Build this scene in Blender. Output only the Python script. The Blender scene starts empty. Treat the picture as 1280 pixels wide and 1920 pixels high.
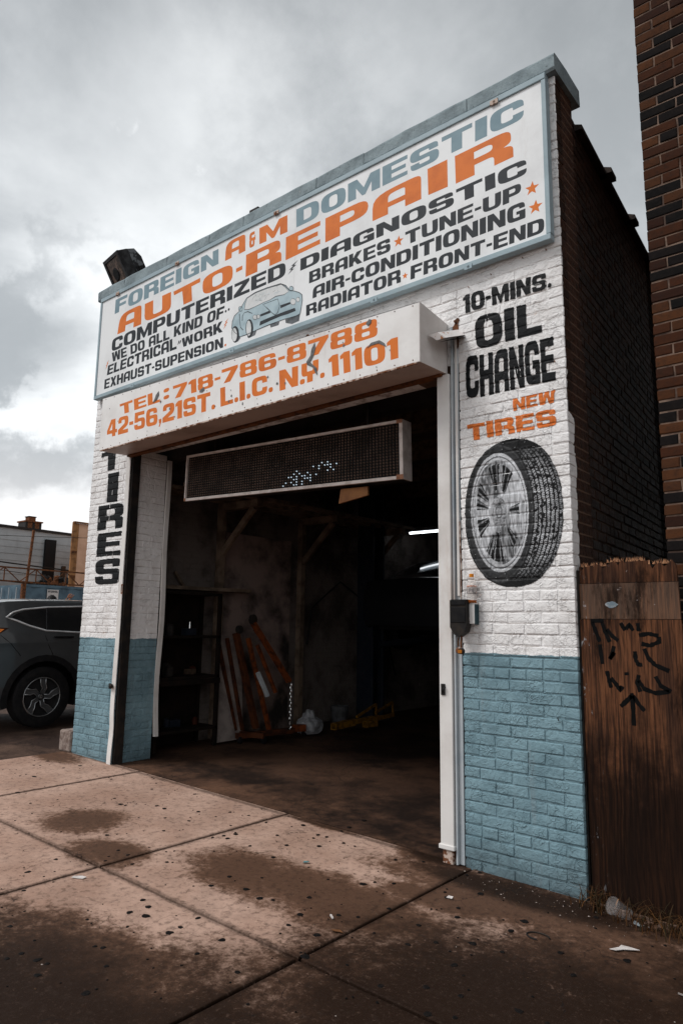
import bpy, bmesh, math, random
import numpy as np
from mathutils import Vector, Matrix
from mathutils.bvhtree import BVHTree
from mathutils.geometry import tessellate_polygon
rnd = random.Random(7)
PI = math.pi
SC = bpy.context.scene
COL = SC.collection

# ------------------------------------------------------------ camera
cam_d = bpy.data.cameras.new('camera'); cam = bpy.data.objects.new('camera', cam_d); COL.objects.link(cam)
SC.camera = cam
_r = Matrix(((0.771754, 0.092301, 0.629187), (0.635762, -0.13408, -0.760151), (0.014198, 0.986663, -0.162158))).to_4x4()
cam.matrix_world = Matrix.Translation((1.5407, -4.0, 1.4568)) @ _r
cam_d.sensor_fit = 'VERTICAL'; cam_d.sensor_height = 36.0; cam_d.lens = 36.0 * 1301.98 / 1920
cam_d.clip_start = 0.05; cam_d.clip_end = 600

# ------------------------------------------------------------ world, sun, exposure
SUN_AZ, SUN_EL = math.radians(218), math.radians(50)      # compass-like azimuth measured from +y towards +x
w = bpy.data.worlds.new('World'); SC.world = w; w.use_nodes = True
nt = w.node_tree; nt.nodes.clear()
def wn(t, **k):
    n = nt.nodes.new(t)
    for a, b in k.items(): setattr(n, a, b)
    return n
out = wn('ShaderNodeOutputWorld'); bg = wn('ShaderNodeBackground'); bg.inputs['Strength'].default_value = 0.1
sky = wn('ShaderNodeTexSky', sky_type='NISHITA', sun_disc=False); sky.sun_elevation = SUN_EL; sky.sun_rotation = SUN_AZ
tc = wn('ShaderNodeTexCoord'); sep = wn('ShaderNodeSeparateXYZ'); nt.links.new(tc.outputs['Generated'], sep.inputs[0])
def wm(op, a, b=None, c=None, clamp=False):
    n = wn('ShaderNodeMath', operation=op); n.use_clamp = clamp
    for i, v in enumerate((a, b, c)):
        if v is None: continue
        if isinstance(v, (int, float)): n.inputs[i].default_value = v
        else: nt.links.new(v, n.inputs[i])
    return n.outputs[0]
zz = wm('ADD', wm('MAXIMUM', sep.outputs[2], 0.0), 0.22)
cx = wm('DIVIDE', sep.outputs[0], zz); cy = wm('DIVIDE', sep.outputs[1], zz)
comb = wn('ShaderNodeCombineXYZ'); nt.links.new(cx, comb.inputs[0]); nt.links.new(cy, comb.inputs[1])
n1 = wn('ShaderNodeTexNoise'); n1.inputs['Scale'].default_value = 1.7; n1.inputs['Detail'].default_value = 9; n1.inputs['Roughness'].default_value = 0.53; n1.inputs['Distortion'].default_value = 0.35
n2 = wn('ShaderNodeTexNoise'); n2.inputs['Scale'].default_value = 0.42; n2.inputs['Detail'].default_value = 3
for n in (n1, n2): nt.links.new(comb.outputs[0], n.inputs['Vector'])
mixn = wm('ADD', wm('MULTIPLY', n1.outputs['Fac'], 0.6), wm('MULTIPLY', n2.outputs['Fac'], 0.4))
ramp = wn('ShaderNodeValToRGB'); nt.links.new(mixn, ramp.inputs[0])
cr = ramp.color_ramp; cr.interpolation = 'B_SPLINE'
cr.elements[0].position = 0.38; cr.elements[0].color = (0.33, 0.35, 0.36, 1)
cr.elements[1].position = 0.62; cr.elements[1].color = (0.84, 0.86, 0.865, 1)
e = cr.elements.new(0.5); e.color = (0.53, 0.55, 0.56, 1)
# cloud banks seen on the left of the view: a grey bank low down, a bright break over it, heavier cloud high up
dn = wn('ShaderNodeTexNoise'); dn.inputs['Scale'].default_value = 4.5; dn.inputs['Detail'].default_value = 7; dn.inputs['Roughness'].default_value = .6; nt.links.new(tc.outputs['Generated'], dn.inputs['Vector'])
dsc = wn('ShaderNodeVectorMath', operation='SCALE'); dsub = wn('ShaderNodeVectorMath', operation='SUBTRACT'); nt.links.new(dn.outputs['Color'], dsub.inputs[0]); dsub.inputs[1].default_value = (.5, .5, .5)
nt.links.new(dsub.outputs[0], dsc.inputs[0]); dsc.inputs['Scale'].default_value = .24
dd = wn('ShaderNodeVectorMath', operation='ADD'); nt.links.new(tc.outputs['Generated'], dd.inputs[0]); nt.links.new(dsc.outputs[0], dd.inputs[1])
mixn0 = mixn
for d_, r0, r1, amp in (((-.834, .409, .371), .975, .998, .20), ((-.868, .410, .280), .950, .995, -.24), ((-.75, .12, .72), .80, .995, -.20), ((-.10, .62, .78), .80, .995, -.17), ((-.58, .60, .50), .84, .995, .17)):
    dt = wn('ShaderNodeVectorMath', operation='DOT_PRODUCT'); nt.links.new(dd.outputs[0], dt.inputs[0]); dt.inputs[1].default_value = Vector(d_).normalized()
    mr = wn('ShaderNodeMapRange', interpolation_type='SMOOTHSTEP'); nt.links.new(dt.outputs['Value'], mr.inputs[0]); mr.inputs[1].default_value = r0; mr.inputs[2].default_value = r1
    mixn = wm('ADD', mixn, wm('MULTIPLY', mr.outputs[0], amp))
nt.links.new(mixn, ramp.inputs[0])
# warm pale glow low on the horizon, brighter clouds towards the veiled sun as in the photo
hz = wm('SUBTRACT', 1.0, wm('MULTIPLY', wm('ABSOLUTE', sep.outputs[2]), 4.0), clamp=True)
warm = wn('ShaderNodeMix', data_type='RGBA'); warm.inputs[7].default_value = (0.90, 0.84, 0.82, 1)
nt.links.new(wm('MULTIPLY', hz, 0.75), warm.inputs[0]); nt.links.new(ramp.outputs[0], warm.inputs[6])
sc10 = wn('ShaderNodeVectorMath', operation='SCALE'); sc10.inputs['Scale'].default_value = 9.6
zen = wn('ShaderNodeMapRange', interpolation_type='SMOOTHSTEP'); nt.links.new(sep.outputs[2], zen.inputs[0]); zen.inputs[1].default_value = .30; zen.inputs[2].default_value = .95; zen.inputs[3].default_value = 9.1; zen.inputs[4].default_value = 5.6
nt.links.new(zen.outputs[0], sc10.inputs['Scale'])
nt.links.new(warm.outputs[2], sc10.inputs[0])
mx = wn('ShaderNodeMix', data_type='RGBA'); mx.inputs[0].default_value = 0.93
nt.links.new(sky.outputs[0], mx.inputs[6]); nt.links.new(sc10.outputs[0], mx.inputs[7])
nt.links.new(mx.outputs[2], bg.inputs[0]); nt.links.new(bg.outputs[0], out.inputs[0])

sun_d = bpy.data.lights.new('sun', 'SUN'); sun = bpy.data.objects.new('sun', sun_d); COL.objects.link(sun)
sun_d.energy = 1.5; sun_d.angle = math.radians(24); sun_d.color = (1.0, 0.98, 0.96)
sdir = Vector((math.sin(SUN_AZ) * math.cos(SUN_EL), math.cos(SUN_AZ) * math.cos(SUN_EL), math.sin(SUN_EL)))
sun.rotation_euler = sdir.to_track_quat('Z', 'Y').to_euler(); sun.location = (-6, -8, 12)
vs = SC.view_settings; vs.view_transform = 'Standard'; vs.look = 'None'; vs.gamma = 1.0; vs.exposure = 0.66; vs.use_curve_mapping = False
SC.cycles.max_bounces = 6

# ------------------------------------------------------------ material helpers
class NT:
    def __init__(s, name):
        s.m = bpy.data.materials.new(name); s.m.use_nodes = True; s.t = s.m.node_tree; s.t.nodes.clear()
        s.o = s.t.nodes.new('ShaderNodeOutputMaterial'); s.b = s.t.nodes.new('ShaderNodeBsdfPrincipled')
        s.t.links.new(s.b.outputs[0], s.o.inputs[0]); s._p = None; s.b.inputs['Specular IOR Level'].default_value = .09
    def n(s, t, **k):
        n = s.t.nodes.new(t)
        for a, b in k.items(): setattr(n, a, b)
        return n
    def put(s, sock, v):
        if isinstance(v, bpy.types.NodeSocket): s.t.links.new(v, sock)
        elif isinstance(v, (tuple, list)) and len(v) == 3 and sock.type == 'RGBA': sock.default_value = (*v, 1)
        else: sock.default_value = v
    def pos(s):
        if s._p is None: s._p = s.n('ShaderNodeNewGeometry').outputs['Position']
        return s._p
    def xyz(s, v=None):
        n = s.n('ShaderNodeSeparateXYZ'); s.put(n.inputs[0], v or s.pos()); return n.outputs
    def scale(s, v, sc):
        n = s.n('ShaderNodeVectorMath', operation='MULTIPLY'); s.put(n.inputs[0], v); n.inputs[1].default_value = sc; return n.outputs[0]
    def noise(s, sc=5, det=4, rough=.55, dist=0, v=None, off=0):
        n = s.n('ShaderNodeTexNoise'); n.inputs['Scale'].default_value = sc; n.inputs['Detail'].default_value = det
        n.inputs['Roughness'].default_value = rough; n.inputs['Distortion'].default_value = dist
        v = v or s.pos()
        if off:
            a = s.n('ShaderNodeVectorMath', operation='ADD'); s.put(a.inputs[0], v); a.inputs[1].default_value = (off, off * .7, -off); v = a.outputs[0]
        s.put(n.inputs['Vector'], v); return n.outputs['Fac']
    def math(s, op, a, b=0.0, c=0.0, clamp=False):
        n = s.n('ShaderNodeMath', operation=op); n.use_clamp = clamp
        s.put(n.inputs[0], a); s.put(n.inputs[1], b)
        if len(n.inputs) > 2: s.put(n.inputs[2], c)
        return n.outputs[0]
    def step(s, v, lo, hi):
        n = s.n('ShaderNodeMapRange'); n.interpolation_type = 'SMOOTHSTEP'
        s.put(n.inputs[0], v); n.inputs[1].default_value = lo; n.inputs[2].default_value = hi; return n.outputs[0]
    def mix(s, f, a, b, mode='MIX'):
        n = s.n('ShaderNodeMix', data_type='RGBA', blend_type=mode); s.put(n.inputs[0], f); s.put(n.inputs[6], a); s.put(n.inputs[7], b); return n.outputs[2]
    def bump(s, h, strength=.3, dist=.01, prev=None):
        n = s.n('ShaderNodeBump'); n.inputs['Strength'].default_value = strength; n.inputs['Distance'].default_value = dist
        s.put(n.inputs['Height'], h)
        if prev is not None: s.put(n.inputs['Normal'], prev)
        return n.outputs[0]
    def rand(s):
        a = s.n('ShaderNodeObjectInfo').outputs['Random']; b = s.n('ShaderNodeNewGeometry').outputs['Random Per Island']
        return s.math('FRACT', s.math('ADD', a, b))
    def fin(s, col=None, rough=.6, metal=0., normal=None, **k):
        if col is not None: s.put(s.b.inputs['Base Color'], col)
        s.put(s.b.inputs['Roughness'], rough); s.put(s.b.inputs['Metallic'], metal)
        if normal is not None: s.put(s.b.inputs['Normal'], normal)
        for a, v in k.items(): s.put(s.b.inputs[a.replace('_', ' ')], v)
        return s.m
def mat(name, c1, c2=None, rough=.6, sc=6, lo=.4, hi=.65, bsc=40, bs=.15, bd=.004, metal=0., stretch=None, spec=None):
    t = NT(name); v = t.scale(t.pos(), stretch) if stretch else None
    c2 = c2 or tuple(x * .75 for x in c1)
    c = t.mix(t.step(t.noise(sc, 5, .6, v=v), lo, hi), c1, c2)
    nrm = t.bump(t.noise(bsc, 4, .6, v=v), bs, bd) if bs else None
    k = {}
    if spec is not None: k['Specular IOR Level'] = spec
    t.fin(c, rough, metal, nrm)
    if spec is not None: t.b.inputs['Specular IOR Level'].default_value = spec
    return t.m
def spec(m, v=.5): m.node_tree.nodes['Principled BSDF'].inputs['Specular IOR Level'].default_value = v; return m
def emit(name, col, st):
    t = NT(name); t.fin((0, 0, 0)); t.put(t.b.inputs['Emission Color'], col); t.b.inputs['Emission Strength'].default_value = st; return t.m

# ------------------------------------------------------------ mesh helpers
def zg(x): return -0.0245 * max(x, -7.2)          # the pavement rises gently to the left
class MB:
    def __init__(s): s.v = []; s.f = []
    def add(s, vs, fs, M=None):
        o = len(s.v)
        s.v += [tuple(M @ Vector(p)) for p in vs] if M is not None else [tuple(p) for p in vs]
        s.f += [tuple(i + o for i in f) for f in fs]; return s
    def box(s, x0, x1, y0, y1, z0, z1, M=None, b=0):
        if b: return s.bbox(x0, x1, y0, y1, z0, z1, b, M)
        vs = [(x0, y0, z0), (x1, y0, z0), (x1, y1, z0), (x0, y1, z0), (x0, y0, z1), (x1, y0, z1), (x1, y1, z1), (x0, y1, z1)]
        return s.add(vs, [(0, 3, 2, 1), (4, 5, 6, 7), (0, 1, 5, 4), (1, 2, 6, 5), (2, 3, 7, 6), (3, 0, 4, 7)], M)
    def bbox(s, x0, x1, y0, y1, z0, z1, b, M=None):
        bm = bmesh.new(); bmesh.ops.create_cube(bm, size=1)
        for v in bm.verts: v.co = ((x0 + x1) / 2 + v.co.x * (x1 - x0), (y0 + y1) / 2 + v.co.y * (y1 - y0), (z0 + z1) / 2 + v.co.z * (z1 - z0))
        bmesh.ops.bevel(bm, geom=bm.edges[:], offset=b, segments=2, affect='EDGES', profile=.5)
        bm.verts.index_update(); vs = [v.co[:] for v in bm.verts]; fs = [[v.index for v in f.verts] for f in bm.faces]; bm.free()
        return s.add(vs, fs, M)
    def bar(s, p, q, w, h, up=(0, 0, 1)):
        p = Vector(p); q = Vector(q); d = (q - p).normalized(); u = Vector(up)
        if abs(d.dot(u)) > .98: u = Vector((1, 0, 0))
        a = d.cross(u).normalized(); u = a.cross(d)
        vs = [r + a * sa * w / 2 + u * su * h / 2 for r in (p, q) for sa, su in ((-1, -1), (1, -1), (1, 1), (-1, 1))]
        return s.add(vs, [(3, 2, 1, 0), (4, 5, 6, 7), (0, 1, 5, 4), (1, 2, 6, 5), (2, 3, 7, 6), (3, 0, 4, 7)])
    def tube(s, pts, r, n=8, closed=False):
        pts = [Vector(p) for p in pts]; m = len(pts); o = len(s.v); u = None
        rs = r if isinstance(r, (list, tuple)) else [r] * m
        for i, p in enumerate(pts):
            a = pts[(i - 1) % m] if closed or i > 0 else p; b = pts[(i + 1) % m] if closed or i < m - 1 else p
            d = (b - a).normalized()
            if u is None: u = d.orthogonal().normalized()
            u = (u - d * u.dot(d)).normalized(); w_ = d.cross(u)
            for k in range(n):
                t = 2 * PI * k / n; s.v.append(tuple(p + (u * math.cos(t) + w_ * math.sin(t)) * rs[i]))
        for i in range(m if closed else m - 1):
            j = (i + 1) % m
            for k in range(n): s.f.append((o + i * n + k, o + i * n + (k + 1) % n, o + j * n + (k + 1) % n, o + j * n + k))
        if not closed: s.f += [tuple(o + k for k in reversed(range(n))), tuple(o + (m - 1) * n + k for k in range(n))]
        return s
    def lathe(s, prof, n=24, M=None, cap=True):
        vs = [(r * math.cos(2 * PI * k / n), r * math.sin(2 * PI * k / n), z) for r, z in prof for k in range(n)]; m = len(prof)
        fs = [(i * n + k, i * n + (k + 1) % n, (i + 1) * n + (k + 1) % n, (i + 1) * n + k) for i in range(m - 1) for k in range(n)]
        if cap: fs += [tuple(reversed(range(n))), tuple((m - 1) * n + k for k in range(n))]
        return s.add(vs, fs, M)
    def prism(s, pts, fn, d0, d1):
        """polygon pts (a,b) with fn(a,b,d)->xyz, extruded d0..d1 (outline may be concave)"""
        n = len(pts); vs = [fn(a, b, d0) for a, b in pts] + [fn(a, b, d1) for a, b in pts]
        tr = tessellate_polygon([[Vector((a, b, 0)) for a, b in pts]])
        fs = [tuple(t) for t in tr] + [tuple(i + n for i in reversed(t)) for t in tr] + [(i, (i + 1) % n, (i + 1) % n + n, i + n) for i in range(n)]
        return s.add(vs, fs)
    def build(s, name, m, parent=None, smooth=False, sharp=None, fixn=True, attr=None):
        me = bpy.data.meshes.new(name); me.from_pydata(s.v, [], s.f); me.materials.append(m)
        if fixn:
            bm = bmesh.new(); bm.from_mesh(me)
            if len(bm.faces) < 60000: bmesh.ops.recalc_face_normals(bm, faces=bm.faces)
            bm.to_mesh(me); bm.free()
        if smooth:
            me.shade_smooth()
            if sharp: me.set_sharp_from_angle(angle=math.radians(sharp))
        o = bpy.data.objects.new(name, me); COL.objects.link(o)
        if parent: attach(o, parent)
        return o
def attach(o, parent):
    o.parent = parent
    o.matrix_parent_inverse = parent_world(parent).inverted()
    return o
def parent_world(p):
    L = Matrix.Translation(p.location) @ p.rotation_euler.to_matrix().to_4x4() @ Matrix.Diagonal((*p.scale, 1))
    if p.parent: return parent_world(p.parent) @ p.matrix_parent_inverse @ L
    return L
def tag(o, label=None, cat=None, group=None, kind=None):
    if label: o['label'] = label
    if cat: o['category'] = cat
    if group: o['group'] = group
    if kind: o['kind'] = kind
    return o
def thing(name, loc, label, cat, group=None, kind=None):
    o = bpy.data.objects.new(name, None); COL.objects.link(o); o.location = loc; o.empty_display_size = .2
    return tag(o, label, cat, group, kind)
def B(*a, **k): return MB().box(*a, **k)
def fillet(pts, seg=5):
    out_ = []; n = len(pts)
    for i in range(n):
        p = pts[i]; r = p[2] if len(p) > 2 else 0
        if not r: out_.append((p[0], p[1])); continue
        a = Vector(pts[i - 1][:2]); c = Vector(pts[(i + 1) % n][:2]); b = Vector(p[:2])
        r = min(r, (a - b).length * .5 if len(pts[i - 1]) > 2 and pts[i - 1][2] else (a - b).length * .98, (c - b).length * .5 if len(pts[(i + 1) % n]) > 2 and pts[(i + 1) % n][2] else (c - b).length * .98)
        p0 = b + (a - b).normalized() * r; p1 = b + (c - b).normalized() * r
        for k in range(seg + 1):
            t = k / seg; q = p0 * (1 - t) ** 2 + b * 2 * t * (1 - t) + p1 * t * t
            # pull the quadratic towards a circular corner
            q = q + (b - q) * .12 * (4 * t * (1 - t)); out_.append((q.x, q.y))
    return out_

# ------------------------------------------------------------ sign painter's alphabet (100 units high)
GL = {
 'A': (100, [[(0,0),(0,100,58),(100,100,20),(100,0),(68,0),(68,28),(33,28),(33,0)], [(33,48),(33,80,20),(68,80,8),(68,48)]]),
 'B': (98, [[(0,0),(0,100),(94,100,24),(94,54,12),(88,51),(98,48,12),(98,0,26)], [(33,61),(33,81),(64,81,9),(64,61,9)], [(33,19),(33,41),(66,41,9),(66,19,9)]]),
 'C': (96, [[(0,0,38),(0,100,38),(96,100,30),(96,62),(66,62),(66,78,9),(32,78,14),(32,22,14),(66,22,9),(66,38),(96,38),(96,0,30)]]),
 'D': (100, [[(0,0),(0,100),(100,100,42),(100,0,42)], [(33,21),(33,79),(67,79,18),(67,21,18)]]),
 'E': (90, [[(0,0),(0,100),(90,100),(90,80),(33,80),(33,60),(84,60),(84,41),(33,41),(33,20),(90,20),(90,0)]]),
 'F': (88, [[(0,0),(0,100),(88,100),(88,78),(33,78),(33,59),(80,59),(80,39),(33,39),(33,0)]]),
 'G': (98, [[(0,0,38),(0,100,38),(96,100,30),(96,66),(66,66),(66,79,8),(32,79,14),(32,21,14),(66,21),(66,36),(50,36),(50,54),(98,54),(98,0,8)]]),
 'H': (100, [[(0,0),(0,100),(34,100),(34,61),(66,61),(66,100),(100,100),(100,0),(66,0),(66,40),(34,40),(34,0)]]),
 'I': (36, [[(0,0),(0,100),(36,100),(36,0)]]),
 'K': (102, [[(0,0),(0,100),(33,100),(33,60),(60,100),(100,100),(64,54),(102,0),(64,0),(43,33),(33,22),(33,0)]]),
 'L': (86, [[(0,0),(0,100),(34,100),(34,22),(86,22),(86,0)]]),
 'M': (124, [[(0,0),(0,100),(36,100),(62,42),(88,100),(124,100),(124,0),(92,0),(92,54),(68,2),(56,2),(32,54),(32,0)]]),
 'N': (100, [[(0,0),(0,100),(34,100),(68,44),(68,100),(100,100),(100,0),(66,0),(32,56),(32,0)]]),
 'O': (102, [[(0,0,42),(0,100,42),(102,100,42),(102,0,42)], [(34,20,17),(34,80,17),(68,80,17),(68,20,17)]]),
 'P': (96, [[(0,0),(0,100),(96,100,32),(96,34,32),(34,34),(34,0)], [(34,55),(34,81),(66,81,12),(66,55,12)]]),
 'R': (100, [[(0,0),(0,100),(97,100,26),(97,52,16),(84,47),(100,43,16),(100,0),(68,0),(68,35,12),(34,35),(34,0)], [(34,56),(34,81),(66,81,12),(66,56,12)]]),
 'S': (98, [[(95,100,22),(95,68),(65,68),(65,80,6),(32,80,8),(32,61,8),(98,61,28),(98,0,30),(2,0,24),(2,32),(32,32),(32,20,6),(67,20,8),(67,40,8),(0,40,28),(0,100,30)]]),
 'T': (96, [[(31,0),(31,78),(0,78),(0,100),(96,100),(96,78),(65,78),(65,0)]]),
 'U': (100, [[(0,100),(0,0,36),(100,0,36),(100,100),(67,100),(67,21,12),(33,21,12),(33,100)]]),
 'W': (132, [[(0,100),(12,0),(50,0),(66,54),(82,0),(120,0),(132,100),(99,100),(94,44),(82,100),(50,100),(38,44),(33,100)]]),
 'X': (100, [[(0,0),(32,51),(2,100),(38,100),(51,76),(63,100),(98,100),(68,51),(100,0),(63,0),(50,26),(37,0)]]),
 'Y': (100, [[(0,100),(0,34,26),(33,34),(33,0),(67,0),(67,34),(100,34,26),(100,100),(67,100),(67,54,6),(33,54,6),(33,100)]]),
 'Z': (98, [[(0,0),(0,22),(54,78),(4,78),(4,100),(96,100),(96,80),(44,22),(98,22),(98,0)]]),
 '&': (84, [[(74,100),(74,80),(34,80,8),(34,62,6),(74,62),(74,74),(84,74),(84,40),(72,40),(72,0,26),(0,0,30),(0,54,14),(8,51),(2,48),(2,100,30)], [(30,18,8),(30,43,8),(48,43,4),(48,18,6)]]),
 '0': (104, [[(0,0,42),(0,100,42),(104,100,42),(104,0,42)], [(36,20,15),(36,80,15),(68,80,15),(68,20,15)]]),
 '1': (52, [[(16,0),(16,72),(0,70),(0,86),(22,100),(52,100),(52,0)]]),
 '2': (96, [[(0,0),(0,28),(62,58,8),(62,80,8),(33,80,8),(33,64),(2,64),(2,100,30),(96,100,30),(96,46,24),(44,22),(94,22),(94,0)]]),
 '4': (98, [[(50,0),(50,18),(0,18),(0,38),(40,100),(82,100),(82,38),(98,38),(98,18),(82,18),(82,0)], [(26,38),(51,76),(51,38)]]),
 '5': (96, [[(2,42),(4,100),(90,100),(90,79),(34,79),(34,64),(96,64,28),(96,0,30),(0,0,26),(0,30),(31,30),(31,20,6),(64,20,8),(64,45,8),(34,45),(34,42)]]),
 '6': (98, [[(0,0,34),(0,100,34),(94,100,28),(94,68),(64,68),(64,81,6),(32,81,12),(32,61),(98,61,26),(98,0,34)], [(33,20,9),(33,42,9),(66,42,9),(66,20,9)]]),
 '7': (98, [[(10,0),(56,77),(0,77),(0,100),(98,100),(98,82),(50,0)]]),
 '8': (100, [[(2,100,28),(98,100,28),(98,54,12),(92,51),(100,48,12),(100,0,28),(0,0,28),(0,48,12),(8,51),(2,54,12)], [(34,61,9),(34,82,9),(66,82,9),(66,61,9)], [(33,18,9),(33,42,9),(67,42,9),(67,18,9)]]),
 '-': (36, [[(0,38),(0,57),(36,57),(36,38)]]),
 '.': (26, [[(0,0,13),(0,26,13),(26,26,13),(26,0,13)]]),
 ',': (24, [[(4,4),(0,26),(24,26),(24,8),(10,-18),(2,-14),(10,2)]]),
 ':': (30, [[(0,8,15),(0,38,15),(30,38,15),(30,8,15)], 'x', [(0,62,15),(0,92,15),(30,92,15),(30,62,15)]]),
 ' ': (40, []),
}
def glyph_islands(ch):
    cs = GL[ch][1]
    if ch == ':': return [[fillet(cs[0])], [fillet(cs[2])]]
    return [[fillet(c) for c in cs]] if cs else []
def word_mesh(text, quad, y, gap=9, jit=0.0):
    """flat print: quad = TL,TR,BL,BR in (x,z); returns verts, faces in the plane y"""
    adv = []; x = 0
    for ch in text: adv.append(x); x += GL[ch][0] + gap
    W = x - gap; TL, TR, BL, BR = [Vector(q) for q in quad]; vs = []; fs = []
    for ch, x0 in zip(text, adv):
        dj = rnd.uniform(-jit, jit)
        for isl in glyph_islands(ch):
            flat = [p for c in isl for p in c]; o = len(vs)
            for a, b in flat:
                u = (a + x0) / W; v = b / 100 + dj
                q = (BL * (1 - u) + BR * u) * (1 - v) + (TL * (1 - u) + TR * u) * v
                vs.append((q.x, y, q.y))
            tr = tessellate_polygon([[Vector((a, b, 0)) for a, b in c] for c in isl])
            for t in tr:
                a, b, c = (Vector((flat[i][0], flat[i][1])) for i in t)
                if abs((b - a).cross(c - a)) > 1e-3:
                    fs.append(tuple(o + i for i in (t if (b - a).cross(c - a) > 0 else reversed(t))))
    return vs, fs

# measured layout of the lettering, marks and the painted car (metres, x and z on the wall)
GRAF=[[(0.074,1.507),(0.149,1.509)],[(0.082,1.499),(0.099,1.452),(0.120,1.390)],[(0.137,1.500),(0.154,1.445),(0.176,1.390)],[(0.163,1.461),(0.192,1.423),(0.223,1.399)],[(0.120,1.375),(0.125,1.321),(0.130,1.267)],[(0.198,1.368),(0.187,1.323),(0.170,1.296)],[(0.174,1.296),(0.199,1.335)],[(0.153,1.230),(0.161,1.185),(0.172,1.139)],[(0.173,1.193),(0.202,1.157),(0.223,1.127),(0.233,1.152)],[(0.282,1.118),(0.285,1.037),(0.285,0.946)],[(0.219,1.042),(0.250,1.071),(0.280,1.104)],[(0.288,1.105),(0.315,1.062),(0.344,1.028)],[(0.335,1.430),(0.386,1.440),(0.437,1.429)],[(0.346,1.385),(0.390,1.376),(0.441,1.398),(0.439,1.424)],[(0.310,1.343),(0.312,1.298),(0.326,1.270),(0.345,1.273)],[(0.360,1.359),(0.379,1.308),(0.413,1.273),(0.481,1.245)],[(0.324,1.217),(0.312,1.172),(0.328,1.128)],[(0.322,1.187),(0.349,1.144),(0.405,1.126),(0.475,1.137)],[(0.410,1.214),(0.435,1.165),(0.485,1.139)],[(0.259,1.228),(0.261,1.212)],[(0.241,1.497),(0.262,1.455)],[(0.268,1.463),(0.286,1.489),(0.307,1.455)],[(0.333,1.497),(0.336,1.452)]]
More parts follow.
